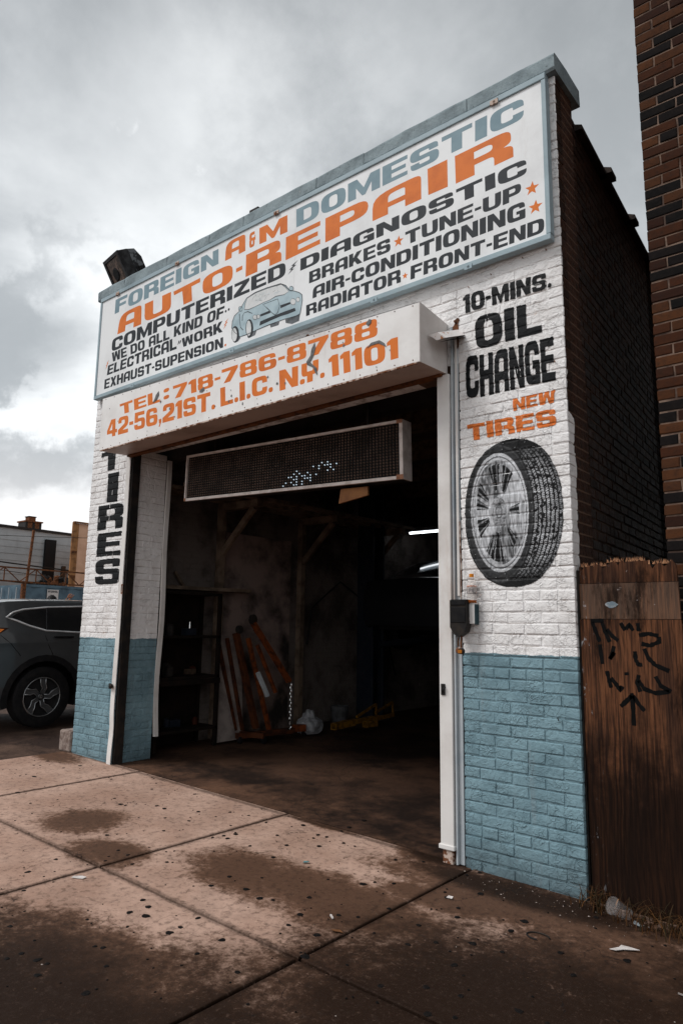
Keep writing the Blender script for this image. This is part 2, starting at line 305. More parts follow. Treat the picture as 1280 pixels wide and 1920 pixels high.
LINES=[
('FOREIGN','b',-0.06,(-5.002,4.982),(-3.282,4.979),(-5.002,4.816),(-3.272,4.822)),
('A','o',-0.06,(-3.176,5.003),(-2.911,4.997),(-3.178,4.818),(-2.902,4.823)),
('&','o',-0.06,(-2.857,4.977),(-2.776,4.976),(-2.849,4.827),(-2.769,4.829)),
('M','o',-0.06,(-2.726,4.980),(-2.377,4.974),(-2.718,4.821),(-2.371,4.812)),
('DOMESTIC','b',-0.06,(-2.271,4.982),(-0.190,4.973),(-2.265,4.812),(-0.195,4.815)),
('A','o',-0.06,(-4.889,4.783),(-4.495,4.780),(-4.921,4.557),(-4.481,4.552)),
('U','o',-0.06,(-4.437,4.765),(-3.992,4.764),(-4.425,4.554),(-3.974,4.558)),
('T','o',-0.06,(-3.952,4.752),(-3.536,4.766),(-3.897,4.558),(-3.522,4.563)),
('O','o',-0.06,(-3.500,4.759),(-3.069,4.767),(-3.485,4.557),(-3.057,4.567)),
('-','o',-0.06,(-3.024,4.778),(-2.940,4.780),(-3.012,4.568),(-2.928,4.572)),
('R','o',-0.06,(-2.889,4.778),(-2.442,4.782),(-2.885,4.561),(-2.434,4.564)),
('E','o',-0.06,(-2.387,4.766),(-1.993,4.769),(-2.383,4.551),(-1.990,4.562)),
('P','o',-0.06,(-1.937,4.769),(-1.495,4.772),(-1.934,4.552),(-1.493,4.562)),
('A','o',-0.06,(-1.453,4.759),(-1.005,4.764),(-1.451,4.555),(-1.004,4.560)),
('I','o',-0.06,(-0.949,4.778),(-0.782,4.780),(-0.944,4.566),(-0.780,4.564)),
('R','o',-0.06,(-0.720,4.777),(-0.276,4.784),(-0.715,4.559),(-0.275,4.569)),
('COMPUTERIZED','k',-0.06,(-5.013,4.526),(-2.383,4.541),(-5.011,4.378),(-2.377,4.404)),
('DIAGNOSTIC','k',-0.06,(-2.207,4.503),(-0.187,4.517),(-2.207,4.395),(-0.185,4.403)),
('WE DO ALL KIND OF','k',-0.06,(-5.004,4.366),(-3.156,4.366),(-4.981,4.256),(-3.166,4.254)),
('ELECTRICAL','k',-0.06,(-5.058,4.233),(-3.862,4.246),(-5.071,4.123),(-3.847,4.120)),
('WORK','k',-0.06,(-3.775,4.207),(-3.175,4.223),(-3.756,4.111),(-3.169,4.114)),
('EXHAUST-SUPENSION','k',-0.06,(-5.107,4.083),(-3.158,4.060),(-5.107,3.972),(-3.151,3.957)),
('BRAKES','k',-0.06,(-2.104,4.351),(-1.281,4.355),(-2.103,4.247),(-1.280,4.244)),
('TUNE-UP','k',-0.06,(-1.146,4.348),(-0.227,4.360),(-1.143,4.242),(-0.231,4.250)),
('AIR-CONDITIONING','k',-0.06,(-2.059,4.203),(-0.202,4.219),(-2.060,4.102),(-0.204,4.097)),
('RADIATOR','k',-0.06,(-2.129,4.063),(-1.186,4.070),(-2.128,3.967),(-1.186,3.964)),
('FRONT-END','k',-0.06,(-1.098,4.060),(-0.078,4.053),(-1.101,3.955),(-0.082,3.950)),
('TEL','o',-0.355,(-4.312,3.568),(-3.663,3.578),(-4.284,3.455),(-3.652,3.463)),
(':','o',-0.355,(-3.611,3.582),(-3.528,3.585),(-3.600,3.458),(-3.517,3.461)),
('718-786-8788','o',-0.355,(-3.472,3.573),(-1.180,3.576),(-3.454,3.449),(-1.179,3.442)),
('42-56,21ST.','o',-0.355,(-4.514,3.437),(-2.882,3.408),(-4.498,3.260),(-2.872,3.244)),
('L.I.C.','o',-0.355,(-2.818,3.415),(-2.196,3.407),(-2.803,3.249),(-2.189,3.253)),
('N.','o',-0.355,(-2.127,3.408),(-1.856,3.400),(-2.115,3.242),(-1.852,3.244)),
('Y.','o',-0.355,(-1.891,3.404),(-1.660,3.407),(-1.886,3.243),(-1.657,3.250)),
('11101','o',-0.355,(-1.624,3.402),(-1.008,3.390),(-1.610,3.236),(-1.003,3.239)),
('10-MINS.','K',0,(-0.706,3.735),(-0.068,3.705),(-0.700,3.596),(-0.072,3.596)),
('OIL','K',0,(-0.619,3.553),(-0.145,3.533),(-0.611,3.313),(-0.145,3.317)),
('CHANGE','K',0,(-0.691,3.275),(-0.073,3.266),(-0.692,2.980),(-0.065,2.981)),
('NEW','O',0,(-0.356,2.916),(-0.073,2.918),(-0.354,2.835),(-0.075,2.838)),
('TIRES','O',0,(-0.689,2.800),(-0.074,2.798),(-0.683,2.689),(-0.071,2.691)),
('T','K',0,(-5.162,3.268),(-4.760,3.283),(-5.145,3.052),(-4.764,3.060)),
('I','K',0,(-4.999,3.027),(-4.803,3.025),(-4.998,2.717),(-4.801,2.710)),
('R','K',0,(-5.144,2.688),(-4.664,2.686),(-5.144,2.425),(-4.649,2.425)),
('E','K',0,(-5.117,2.390),(-4.679,2.389),(-5.122,2.143),(-4.680,2.142)),
('S','K',0,(-5.127,2.107),(-4.645,2.108),(-5.124,1.846),(-4.644,1.847)),
]
GUM=[(-2.56,-1.66),(-2.48,-1.87),(-2.33,-1.32),(-2.18,-1.39),(-2.57,-0.88),(-2.75,-1.20),(-3.33,-0.72),(-3.51,-0.66),(-3.11,-0.55),(-3.01,-0.55),(-2.77,-0.42),(-3.19,-0.12),(-2.60,-0.26),(-2.23,-0.74),(-2.21,-0.66),(-2.15,-0.68),(-2.18,-0.58),(-1.78,-0.50),(-2.00,-0.10),(-1.68,-0.72),(-1.63,-1.12),(-1.29,-1.21),(-1.43,-1.18),(-1.60,-1.28),(-1.70,-1.65),(-1.61,-1.68),(-1.53,-1.75),(-1.62,-1.78),(-1.39,-2.07),(-1.49,-2.32),(-1.43,-2.31),(-1.37,-2.38),(-1.11,-2.32),(-1.05,-1.82),(-1.33,-1.59),(-1.31,-1.71),(-1.07,-1.66),(-1.30,-1.78),(-0.79,-1.32),(-0.69,-1.51),(-1.11,-1.02),(-1.00,-1.21),(-1.62,-0.36),(-1.78,-0.19),(-1.71,-0.18),(-1.74,0.10),(-1.77,0.31),(-0.41,-0.68),(-0.21,-0.88),(-0.07,-0.86),(-0.14,-0.63),(-0.47,-0.32),(-0.14,-0.48),(-0.17,-1.12),(-0.16,-1.36),(-0.30,-1.48),(-0.05,-1.52),(0.04,-1.47),(0.25,-0.84),(0.13,-0.68),(-0.58,-0.50),(-0.99,-0.60),(-1.02,-0.67),(-0.90,-0.54),(-0.02,-1.32),(0.20,-1.26),(0.38,-0.54),(-5.02,-0.55),(-5.11,-0.37),(-4.74,-0.41),(-4.73,-0.25),(-4.18,-1.11),(-4.60,-0.76)]
CAR={'body':[(-3.044,4.116),(-3.038,4.176),(-3.012,4.224),(-2.957,4.248),(-2.921,4.286),(-2.859,4.349),(-2.75,4.369),(-2.607,4.368),(-2.434,4.352),(-2.373,4.316),(-2.325,4.256),(-2.263,4.23),(-2.213,4.202),(-2.18,4.173),(-2.174,4.121),(-2.184,4.061),(-2.195,4.008),(-2.239,4.002),(-2.37,4.011),(-2.556,4.012),(-2.714,4.006),(-2.732,4.004),(-2.831,3.998),(-2.924,3.999),(-3.003,4.064)],'glass':[(-2.882,4.247),(-2.875,4.299),(-2.85,4.346),(-2.741,4.363),(-2.589,4.359),(-2.425,4.344),(-2.373,4.3),(-2.333,4.249),(-2.387,4.237),(-2.489,4.252),(-2.566,4.24),(-2.637,4.241),(-2.743,4.233),(-2.825,4.23)],'hood':[(-2.645,4.224),(-2.462,4.221),(-2.438,4.149),(-2.457,4.097),(-2.486,4.079),(-2.526,4.11),(-2.581,4.165)],'grille':[(-2.68,4.036),(-2.673,4.074),(-2.594,4.078),(-2.491,4.08),(-2.381,4.081),(-2.257,4.079),(-2.247,4.048),(-2.338,4.046),(-2.422,4.051),(-2.549,4.045),(-2.663,4.038)],'slit':[(-2.676,4.14),(-2.562,4.143),(-2.544,4.118),(-2.666,4.118)],'slit2':[(-2.43,4.153),(-2.317,4.148),(-2.308,4.129),(-2.425,4.124)],'t1':[(-2.783,4.111),(-2.744,4.054),(-2.714,4.0),(-2.73,3.964),(-2.811,3.956),(-2.83,3.971)],'t2':[(-2.977,4.105),(-2.939,4.027),(-2.919,3.988),(-2.95,3.963),(-3.006,3.964)],'t3':[(-2.366,4.006),(-2.36,3.973),(-2.285,3.943),(-2.205,3.948),(-2.195,4.008),(-2.255,4.006),(-2.312,4.004)],'t4':[(-2.548,4.006),(-2.538,3.981),(-2.444,3.977),(-2.433,4.006),(-2.505,4.01)],'fold':[(-2.904,4.145),(-2.905,4.193),(-2.88,4.216),(-2.834,4.213),(-2.777,4.179)],'fold2':[(-2.946,4.225),(-2.937,4.148),(-2.924,4.09),(-2.89,4.054)],'h1':[(-2.711,4.124),(-2.714,4.114),(-2.724,4.108),(-2.737,4.109),(-2.751,4.116),(-2.762,4.127),(-2.766,4.14),(-2.763,4.15),(-2.753,4.156),(-2.74,4.155),(-2.726,4.148),(-2.715,4.136)],'h2':[(-2.674,4.12),(-2.676,4.111),(-2.684,4.106),(-2.695,4.106),(-2.707,4.112),(-2.715,4.122),(-2.719,4.133),(-2.716,4.142),(-2.708,4.147),(-2.697,4.146),(-2.686,4.14),(-2.677,4.131)],'h3':[(-2.249,4.131),(-2.252,4.117),(-2.263,4.11),(-2.279,4.111),(-2.295,4.12),(-2.307,4.134),(-2.311,4.15),(-2.308,4.163),(-2.297,4.17),(-2.281,4.169),(-2.265,4.16),(-2.253,4.146)],'h4':[(-2.203,4.136),(-2.205,4.126),(-2.212,4.121),(-2.222,4.121),(-2.233,4.127),(-2.24,4.137),(-2.244,4.148),(-2.241,4.157),(-2.234,4.163),(-2.224,4.162),(-2.214,4.156),(-2.206,4.147)],'m1':[(-2.908,4.261),(-2.91,4.25),(-2.92,4.244),(-2.933,4.245),(-2.946,4.252),(-2.957,4.264),(-2.961,4.277),(-2.958,4.288),(-2.949,4.294),(-2.936,4.293),(-2.922,4.286),(-2.912,4.274)],'m2':[(-2.28,4.258),(-2.283,4.248),(-2.292,4.242),(-2.304,4.243),(-2.317,4.25),(-2.326,4.261),(-2.33,4.274),(-2.327,4.284),(-2.318,4.289),(-2.306,4.288),(-2.293,4.281),(-2.284,4.27)],'w1':[(-2.756,4.034),(-2.761,3.992),(-2.777,3.966),(-2.802,3.961),(-2.828,3.979),(-2.849,4.016),(-2.858,4.062),(-2.853,4.104),(-2.836,4.131),(-2.811,4.136),(-2.785,4.117),(-2.765,4.08)],'w1i':[(-2.783,4.041),(-2.785,4.006),(-2.796,3.982),(-2.812,3.976),(-2.829,3.991),(-2.843,4.021),(-2.849,4.06),(-2.847,4.096),(-2.836,4.12),(-2.82,4.125),(-2.803,4.11),(-2.789,4.08)],'w2':[(-2.939,4.027),(-2.944,3.988),(-2.962,3.963),(-2.987,3.959),(-3.014,3.977),(-3.036,4.012),(-3.045,4.055),(-3.04,4.095),(-3.023,4.12),(-2.997,4.124),(-2.97,4.105),(-2.949,4.07)],'w2i':[(-2.967,4.031),(-2.97,3.999),(-2.982,3.978),(-2.999,3.974),(-3.018,3.987),(-3.033,4.016),(-3.04,4.051),(-3.037,4.083),(-3.025,4.104),(-3.007,4.108),(-2.988,4.094),(-2.974,4.066)]}

LINES2 = [(a[0], a[1]) + a[3:] for a in LINES]
# ------------------------------------------------------------ materials
def painted_brick_mat():
    t = NT('painted_brick'); x, y, z = t.xyz()
    zw = t.math('ADD', z, t.math('MULTIPLY', t.noise(5, 5, .7), .045))
    isblue = t.step(zw, 1.327, 1.324)
    white = t.mix(t.step(t.noise(2.3, 5, .65), .45, .72), (.80, .785, .78), (.64, .615, .60))
    blue = t.mix(t.step(t.noise(3.1, 5, .6), .40, .68), (.195, .305, .350), (.135, .218, .255))
    c = t.mix(isblue, white, blue)
    # dirt streaks, scuffs and rust freckles of their own shape
    sv = t.scale(t.pos(), (9, 9, 1.2)); streak = t.step(t.noise(1.0, 5, .7, v=sv), .56, .82)
    c = t.mix(t.math('MULTIPLY', streak, .30), c, (.30, .24, .21))
    fine = t.step(t.noise(60, 5, .75), .60, .74)
    c = t.mix(t.math('MULTIPLY', fine, .35), c, (.10, .075, .06))
    scuff = t.math('MULTIPLY', t.step(t.noise(26, 6, .8, dist=1.5), .60, .68), t.math('MULTIPLY', isblue, t.step(t.noise(1.6, 3, off=5), .5, .62)))
    c = t.mix(t.math('MULTIPLY', scuff, .75), c, (.04, .05, .055))
    splash = t.math('MULTIPLY', t.step(t.math('ADD', z, t.math('MULTIPLY', t.noise(6, 5, .7, off=14), .45)), .55, .18), .55); c = t.mix(splash, c, (.045, .045, .045))
    # bare brick where the side wall was never painted
    wdt = t.math('ADD', .004, t.math('MULTIPLY', t.step(z, 2.80, 2.72), .105))
    wdt = t.math('ADD', wdt, t.math('MULTIPLY', t.math('SUBTRACT', t.noise(7, 3, .5), .5), .16))
    raw = t.math('MULTIPLY', t.math('GREATER_THAN', y, t.math('MAXIMUM', wdt, .011)), t.math('GREATER_THAN', x, -1.2))
    r = t.rand()
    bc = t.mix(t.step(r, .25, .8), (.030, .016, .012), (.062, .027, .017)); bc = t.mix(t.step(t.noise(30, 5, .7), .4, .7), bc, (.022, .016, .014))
    fz = t.math('FRACT', t.math('ADD', t.math('MULTIPLY', t.math('ADD', z, t.math('MULTIPLY', t.math('SUBTRACT', t.noise(22, 4, .6), .5), .007)), 1 / .0677), .5))
    dj = t.math('ABSOLUTE', t.math('SUBTRACT', fz, .5))
    ln = t.math('MULTIPLY', t.step(dj, .055, .012), t.step(t.noise(6, 4, .7, off=12), .44, .60))
    c = t.mix(t.math('MULTIPLY', ln, .72), c, t.mix(isblue, (.17, .105, .075), (.035, .055, .065)))
    rustb = t.math('MULTIPLY', t.step(t.noise(4.5, 5, .75, off=21), .63, .72), t.step(dj, .30, .0)); c = t.mix(t.math('MULTIPLY', rustb, t.math('MULTIPLY', .55, t.math('SUBTRACT', 1.0, isblue))), c, (.40, .24, .16))
    bc = t.mix(t.step(dj, .085, .060), bc, (.13, .080, .055))
    c = t.mix(raw, c, bc)
    h1 = t.noise(16, 5, .62, dist=.6); h2 = t.noise(75, 5, .7, off=3)
    wr = t.n('ShaderNodeTexVoronoi', feature='DISTANCE_TO_EDGE'); wr.inputs['Scale'].default_value = 22
    dv = t.n('ShaderNodeVectorMath', operation='ADD'); t.put(dv.inputs[0], t.scale(t.pos(), (1, 1, 1.5)))
    nn = t.n('ShaderNodeTexNoise'); nn.inputs['Scale'].default_value = 12; t.put(nn.inputs['Vector'], t.pos())
    sc = t.n('ShaderNodeVectorMath', operation='SCALE'); t.put(sc.inputs[0], nn.outputs['Color']); sc.inputs['Scale'].default_value = .14; t.put(dv.inputs[1], sc.outputs[0])
    t.put(wr.inputs['Vector'], dv.outputs[0])
    crease = t.math('MULTIPLY', t.step(wr.outputs['Distance'], .07, .0), t.step(t.noise(8, 2, off=9), .50, .60))
    nb = t.bump(h1, .75, .020); nb = t.bump(t.noise(34, 5, .7, dist=1.0, off=5), .6, .008, nb); nb = t.bump(h2, .4, .005, nb); nb = t.bump(crease, .7, .006, nb)
    return t.fin(c, t.math('ADD', .42, t.math('MULTIPLY', h1, .3)), 0, nb)
MB_PAINT = painted_brick_mat()
def raw_brick_mat(name, cols, dark=.5):
    t = NT(name); r = t.rand(); rp = t.n('ShaderNodeValToRGB'); t.put(rp.inputs[0], r); cr = rp.color_ramp; cr.interpolation = 'CONSTANT'
    for i, c in enumerate(cols):
        e = cr.elements[i] if i < 2 else cr.elements.new(i / len(cols)); e.position = i / len(cols); e.color = (*c, 1)
    c = t.mix(t.math('MULTIPLY', t.step(t.noise(28, 6, .75), .42, .72), dark), rp.outputs[0], (.018, .014, .012))
    nb = t.bump(t.noise(60, 6, .75), .6, .005); nb = t.bump(t.noise(14, 3), .3, .006, nb)
    return spec(t.fin(c, .85, 0, nb), .05)
M_NBRICK = raw_brick_mat('neighbour_brick', [(.062, .025, .012), (.042, .017, .010), (.009, .0075, .0075), (.078, .031, .014), (.050, .019, .010), (.007, .0065, .0065), (.062, .026, .013), (.030, .013, .009)])
M_MORTAR = mat('mortar', (.21, .145, .11), (.075, .05, .04), .9, 8, .35, .65, 90, .5, .006)
M_MORTAR_D = mat('soot_mortar', (.13, .078, .055), (.05, .032, .024), .9, 6, .35, .65, 90, .5, .006)
def coping_mat():
    t = NT('painted_coping'); n = t.noise(5, 6, .7)
    c = t.mix(t.step(n, .35, .7), (.27, .325, .345), (.155, .19, .205)); c = t.mix(t.math('MULTIPLY', t.step(t.noise(38, 6, .8), .55, .68), .7), c, (.055, .06, .062))
    c = t.mix(t.math('MULTIPLY', t.step(t.noise(11, 5, .8, off=4), .63, .75), .5), c, (.42, .40, .36))
    nb = t.bump(t.noise(45, 6, .8), .8, .008); nb = t.bump(t.noise(9, 4), .4, .01, nb)
    return t.fin(c, .85, 0, nb)
M_COPE = coping_mat()
def sheet_mat(name, c1, c2, stain=(.30, .20, .14), amt=.35, rough=.42):
    t = NT(name); c = t.mix(t.step(t.noise(1.8, 5, .65), .42, .7), c1, c2)
    sv = t.scale(t.pos(), (7, 7, .9)); c = t.mix(t.math('MULTIPLY', t.step(t.noise(1, 6, .75, v=sv), .56, .80), amt), c, stain)
    c = t.mix(t.math('MULTIPLY', t.step(t.noise(85, 3, .8), .68, .74), amt * 1.4), c, (.12, .075, .05))
    return t.fin(c, rough, 0, t.bump(t.noise(3.5, 3), .25, .01))
M_SIGNW = sheet_mat('sign_white_sheet', (.77, .78, .785), (.67, .675, .68), amt=.22)
M_BOXW = sheet_mat('box_white_sheet', (.77, .755, .74), (.66, .635, .615), amt=.38)
M_BOXSIDE = sheet_mat('box_side_sheet', (.66, .63, .61), (.52, .485, .46), amt=.4)
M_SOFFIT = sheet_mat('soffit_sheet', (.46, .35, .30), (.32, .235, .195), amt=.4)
M_TRIMB = sheet_mat('blue_grey_trim', (.31, .39, .425), (.235, .30, .33), amt=.2)
M_WPOST = sheet_mat('white_steel', (.68, .66, .64), (.55, .52, .495), (.33, .17, .08), .5)
M_GALV = sheet_mat('faded_channel', (.42, .45, .47), (.28, .33, .37), (.36, .17, .07), .5)
def letter_mat(name, c, c2, dark=.0):
    t = NT(name); k = t.mix(t.step(t.noise(7, 5, .6), .4, .7), c, c2); k = t.mix(t.math('MULTIPLY', t.step(t.noise(70, 4, .8), .60, .72), .25 + dark), k, tuple(x * .6 for x in c))
    return t.fin(k, .5, 0, t.bump(t.noise(60, 5, .7), .2, .003))
M_OR = letter_mat('orange_lettering', (.66, .175, .035), (.56, .14, .03))
M_BL = letter_mat('blue_grey_lettering', (.20, .285, .325), (.165, .245, .285))
M_BK = letter_mat('charcoal_lettering', (.028, .032, .037), (.038, .042, .048))
def brick_letter(name, c, chip, chipc):
    t = NT(name); k = t.mix(t.step(t.noise(30, 5, .7), .4, .65), c, tuple(x * 1.5 for x in c))
    k = t.mix(t.math('MULTIPLY', t.step(t.noise(55, 6, .8, dist=.8), .60, .68), chip), k, chipc)
    nb = t.bump(t.noise(16, 5, .62, dist=.6), .5, .010); nb = t.bump(t.noise(75, 5, .7, off=3), .5, .004, nb)
    return t.fin(k, .5, 0, nb)
M_BRK_BK = brick_letter('black_wall_paint', (.0065, .007, .008), .10, (.2, .2, .2))
M_BRK_OR = brick_letter('orange_wall_paint', (.50, .13, .028), .65, (.62, .50, .42))
M_DARK = mat('dark_metal', (.016, .015, .015), (.03, .024, .02), .5, 12)
M_BLACK = mat('black_rubber', (.008, .008, .009), (.014, .013, .013), .6, 20)
M_RUST = mat('rusty_steel', (.17, .065, .028), (.06, .03, .018), .85, 14, bsc=70, bs=.5)
M_RUSTW = mat('flaking_white_rust', (.50, .40, .34), (.15, .06, .03), .8, 30, .45, .55, 60, .6)
M_ALU = mat('worn_aluminium', (.74, .66, .62), (.55, .47, .43), .45, 10, metal=.1)
M_LED = mat('led_face', (.004, .004, .004), (.008, .007, .006), .55, 30)
M_LEDDOT = mat('led_lens', (.13, .085, .065), (.06, .04, .03), .3, 8)
M_LIT = emit('lit_led', (.75, .88, 1.0), .5)
M_WOOD = mat('old_timber', (.075, .050, .034), (.03, .02, .015), .8, 5, stretch=(3, 3, 3), bs=.4)
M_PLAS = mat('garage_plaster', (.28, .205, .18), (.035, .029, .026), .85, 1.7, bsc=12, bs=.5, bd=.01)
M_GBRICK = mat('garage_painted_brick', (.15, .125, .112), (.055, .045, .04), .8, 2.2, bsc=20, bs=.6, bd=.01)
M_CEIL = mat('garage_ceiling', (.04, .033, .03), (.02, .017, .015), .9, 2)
M_ORM = mat('orange_tool_paint', (.17, .042, .012), (.05, .018, .009), .45, 14)
M_YEL = mat('yellow_lift_paint', (.22, .105, .010), (.07, .035, .010), .45, 16)
M_BLUEL = mat('dark_blue_lift_paint', (.012, .016, .024), (.02, .022, .03), .4, 8)
M_CHROME = mat('chrome', (.80, .80, .81), (.7, .7, .7), .22, 4, metal=1., bs=0)
M_GLASSD = spec(mat('tinted_glass', (.006, .007, .008), (.009, .009, .01), .05, 3, bs=0), .4)
M_CONC = mat('grey_concrete', (.21, .165, .14), (.12, .09, .075), .9, 5, bsc=50, bs=.5)
M_PAPER = mat('litter_paper', (.62, .58, .56), (.5, .45, .42), .7, 30)

def ground_mat(name, base, base2, dark, mode):
    t = NT(name); x, y, z = t.xyz()
    c = t.mix(t.step(t.noise(1.3, 6, .62), .38, .66), base, base2)
    c = t.mix(t.math('MULTIPLY', t.step(t.noise(7, 6, .7), .42, .70), .55), c, tuple(v * .62 for v in base))
    # wet and oily stains, plus painted dimming at the lower right and bottom (centre x, y, radius x, radius y, weight)
    wob = t.math('MULTIPLY', t.math('SUBTRACT', t.noise(3.1, 7, .72), .5), 2.5)
    wob2 = t.math('MULTIPLY', t.math('SUBTRACT', t.noise(9, 5, .7, off=2), .5), .55)
    if mode == 'walk':
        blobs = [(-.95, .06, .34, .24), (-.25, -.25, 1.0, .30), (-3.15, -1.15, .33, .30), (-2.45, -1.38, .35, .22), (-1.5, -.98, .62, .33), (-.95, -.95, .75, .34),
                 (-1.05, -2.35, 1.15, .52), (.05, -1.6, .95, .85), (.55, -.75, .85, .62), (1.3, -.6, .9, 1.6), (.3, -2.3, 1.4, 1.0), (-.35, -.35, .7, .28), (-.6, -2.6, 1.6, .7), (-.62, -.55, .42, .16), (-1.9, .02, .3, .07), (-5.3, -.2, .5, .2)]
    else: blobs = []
    deep = [(.3, -1.5, 1.15, 1.0), (1.3, -.7, .9, 1.6), (.2, -2.5, 1.6, 1.1), (-1.1, -2.75, 1.5, .75), (-.3, -.16, .75, .17), (-.95, .03, .22, .14)] if mode == 'walk' else []  # large blobs paint vignette-like dimming into the slabs; small ones are wet dirt
    tot = None; tot2 = None
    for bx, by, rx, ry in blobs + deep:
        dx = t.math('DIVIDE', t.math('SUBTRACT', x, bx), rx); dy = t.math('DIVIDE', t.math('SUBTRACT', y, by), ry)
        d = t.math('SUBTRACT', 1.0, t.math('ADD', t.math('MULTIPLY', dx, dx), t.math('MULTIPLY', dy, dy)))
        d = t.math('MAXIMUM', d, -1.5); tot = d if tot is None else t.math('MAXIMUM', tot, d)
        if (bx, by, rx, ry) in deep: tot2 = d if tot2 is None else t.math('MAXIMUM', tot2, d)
    mott = t.math('SUBTRACT', t.noise(26, 6, .75, off=15), .5)
    if tot is not None:
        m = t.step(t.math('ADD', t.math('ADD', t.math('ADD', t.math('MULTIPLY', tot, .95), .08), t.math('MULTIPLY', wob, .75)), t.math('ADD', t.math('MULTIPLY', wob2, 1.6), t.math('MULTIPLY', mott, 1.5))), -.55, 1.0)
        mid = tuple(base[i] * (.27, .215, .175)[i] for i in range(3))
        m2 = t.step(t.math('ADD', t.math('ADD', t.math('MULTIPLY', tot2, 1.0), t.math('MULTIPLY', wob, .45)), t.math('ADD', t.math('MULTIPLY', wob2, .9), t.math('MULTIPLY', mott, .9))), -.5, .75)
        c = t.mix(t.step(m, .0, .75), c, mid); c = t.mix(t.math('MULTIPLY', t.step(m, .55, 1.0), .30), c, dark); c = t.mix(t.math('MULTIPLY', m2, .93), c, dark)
        # grime gathered in and beside the joints
        jm = None
        for ax, pos_ in ((x, -4.17), (x, -2.28), (x, -.70), (x, 1.10), (y, -1.545), (y, .045), (y, -.004)):
            d = t.math('ABSOLUTE', t.math('SUBTRACT', ax, pos_)); d = t.step(t.math('ADD', d, t.math('MULTIPLY', mott, -.05)), .045, .006); jm = d if jm is None else t.math('MAXIMUM', jm, d)
        c = t.mix(t.math('MULTIPLY', jm, .6), c, dark)
        rgh = t.math('SUBTRACT', .86, t.math('MULTIPLY', m, .18))
    else:
        m = t.step(t.math('ADD', t.noise(1.1, 6, .7, off=6), t.math('MULTIPLY', wob2, .3)), .40, .62); c = t.mix(m, c, dark); rgh = .7
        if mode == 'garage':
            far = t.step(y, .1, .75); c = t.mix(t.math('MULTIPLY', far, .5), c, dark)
    c = t.mix(t.step(mott, -.02, .16), c, t.mix(.5, c, (.03, .018, .013))); c = t.mix(t.math('MULTIPLY', t.step(t.noise(48, 4, .8, off=31), .55, .68), t.math('SUBTRACT', .35, t.math('MULTIPLY', m, .31))), c, tuple(min(1, v * 1.25) for v in base) if mode == 'walk' else (.12, .08, .06))
    # aggregate specks, fine grit, hairline cracks
    c = t.mix(t.math('MULTIPLY', t.step(t.noise(150, 2, .8), .66, .74), t.math('SUBTRACT', .45, t.math('MULTIPLY', m, .30))), c, (.26, .20, .165))
    c = t.mix(t.math('MULTIPLY', t.step(t.noise(110, 3, .8, off=7), .60, .70), .6), c, (.018, .014, .012))
    vr = t.n('ShaderNodeTexVoronoi', feature='DISTANCE_TO_EDGE'); vr.inputs['Scale'].default_value = .75 if mode != 'garage' else .9
    nn = t.n('ShaderNodeTexNoise'); nn.inputs['Scale'].default_value = 2.2; nn.inputs['Detail'].default_value = 6; t.put(nn.inputs['Vector'], t.pos())
    sc = t.n('ShaderNodeVectorMath', operation='SCALE'); t.put(sc.inputs[0], nn.outputs['Color']); sc.inputs['Scale'].default_value = .9
    ad = t.n('ShaderNodeVectorMath', operation='ADD'); t.put(ad.inputs[0], t.pos()); t.put(ad.inputs[1], sc.outputs[0]); t.put(vr.inputs['Vector'], ad.outputs[0])
    crk = t.math('MULTIPLY', t.step(vr.outputs['Distance'], .007 if mode != 'walk' else .003, .0), t.step(t.noise(1.2, 2, off=8), .48, .56) if mode == 'walk' else t.step(t.noise(.9, 2, off=8), .42, .5))
    c = t.mix(t.math('MULTIPLY', crk, .8), c, (.012, .009, .008))
    br = t.noise(1, 3, .6, v=t.scale(t.pos(), (150, 12, 30)))
    nb = t.bump(br, .22, .003); nb = t.bump(t.noise(120, 5, .8), .45, .004, nb); nb = t.bump(crk, -.6, .006, nb)
    return t.fin(c, rgh, 0, nb)
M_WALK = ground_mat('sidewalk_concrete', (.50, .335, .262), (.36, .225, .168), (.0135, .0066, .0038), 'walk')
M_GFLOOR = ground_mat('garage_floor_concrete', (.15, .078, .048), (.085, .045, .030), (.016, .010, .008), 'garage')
M_LOT = ground_mat('lot_concrete', (.12, .075, .055), (.085, .052, .038), (.035, .022, .018), 'lot')
M_ROAD = mat('asphalt', (.05, .047, .045), (.035, .033, .032), .9, 4, bsc=120, bs=.6)
M_SOIL = mat('joint_dirt', (.008, .006, .005), (.014, .009, .007), .95, 30)

# ------------------------------------------------------------ ground, pavement, road
def sheet(name, pts, m, kind='structure', parent=None, depth=.1, nx=1):
    mb = MB()
    n = len(pts); mb.add([(x, y, z) for x, y, z in pts] + [(x, y, z - depth) for x, y, z in pts], [tuple(range(n)), tuple(n + i for i in reversed(range(n)))] + [(i, (i + 1) % n, (i + 1) % n + n, i + n) for i in range(n)])
    o = mb.build(name, m, parent); 
    if kind: o['kind'] = kind
    return o
gz = lambda x, y, d=0: (x, y, zg(x) + d)
mb = MB(); X = [-250, -7.2, 0, 250]; Y = [-200, 300]
mb.add([(x, y, zg(x) - .09) for y in Y for x in X], [(0, 1, 5, 4), (1, 2, 6, 5), (2, 3, 7, 6)])
tag(mb.build('ground', M_SOIL, fixn=False), kind='structure')
mb = MB(); X = [-80, -7.2, -5.465]; 
mb.add([(x, y, zg(x) - .006) for y in (-4.55, 60) for x in X] + [(x, y, zg(x) - .08) for y in (-4.55, 60) for x in X], [(0, 1, 4, 3), (1, 2, 5, 4), (0, 6, 7, 1), (1, 7, 8, 2), (2, 8, 11, 5)])
tag(mb.build('lot_pavement', M_LOT), kind='structure')
mb = MB(); X = [-80, -7.2, 0, 80]
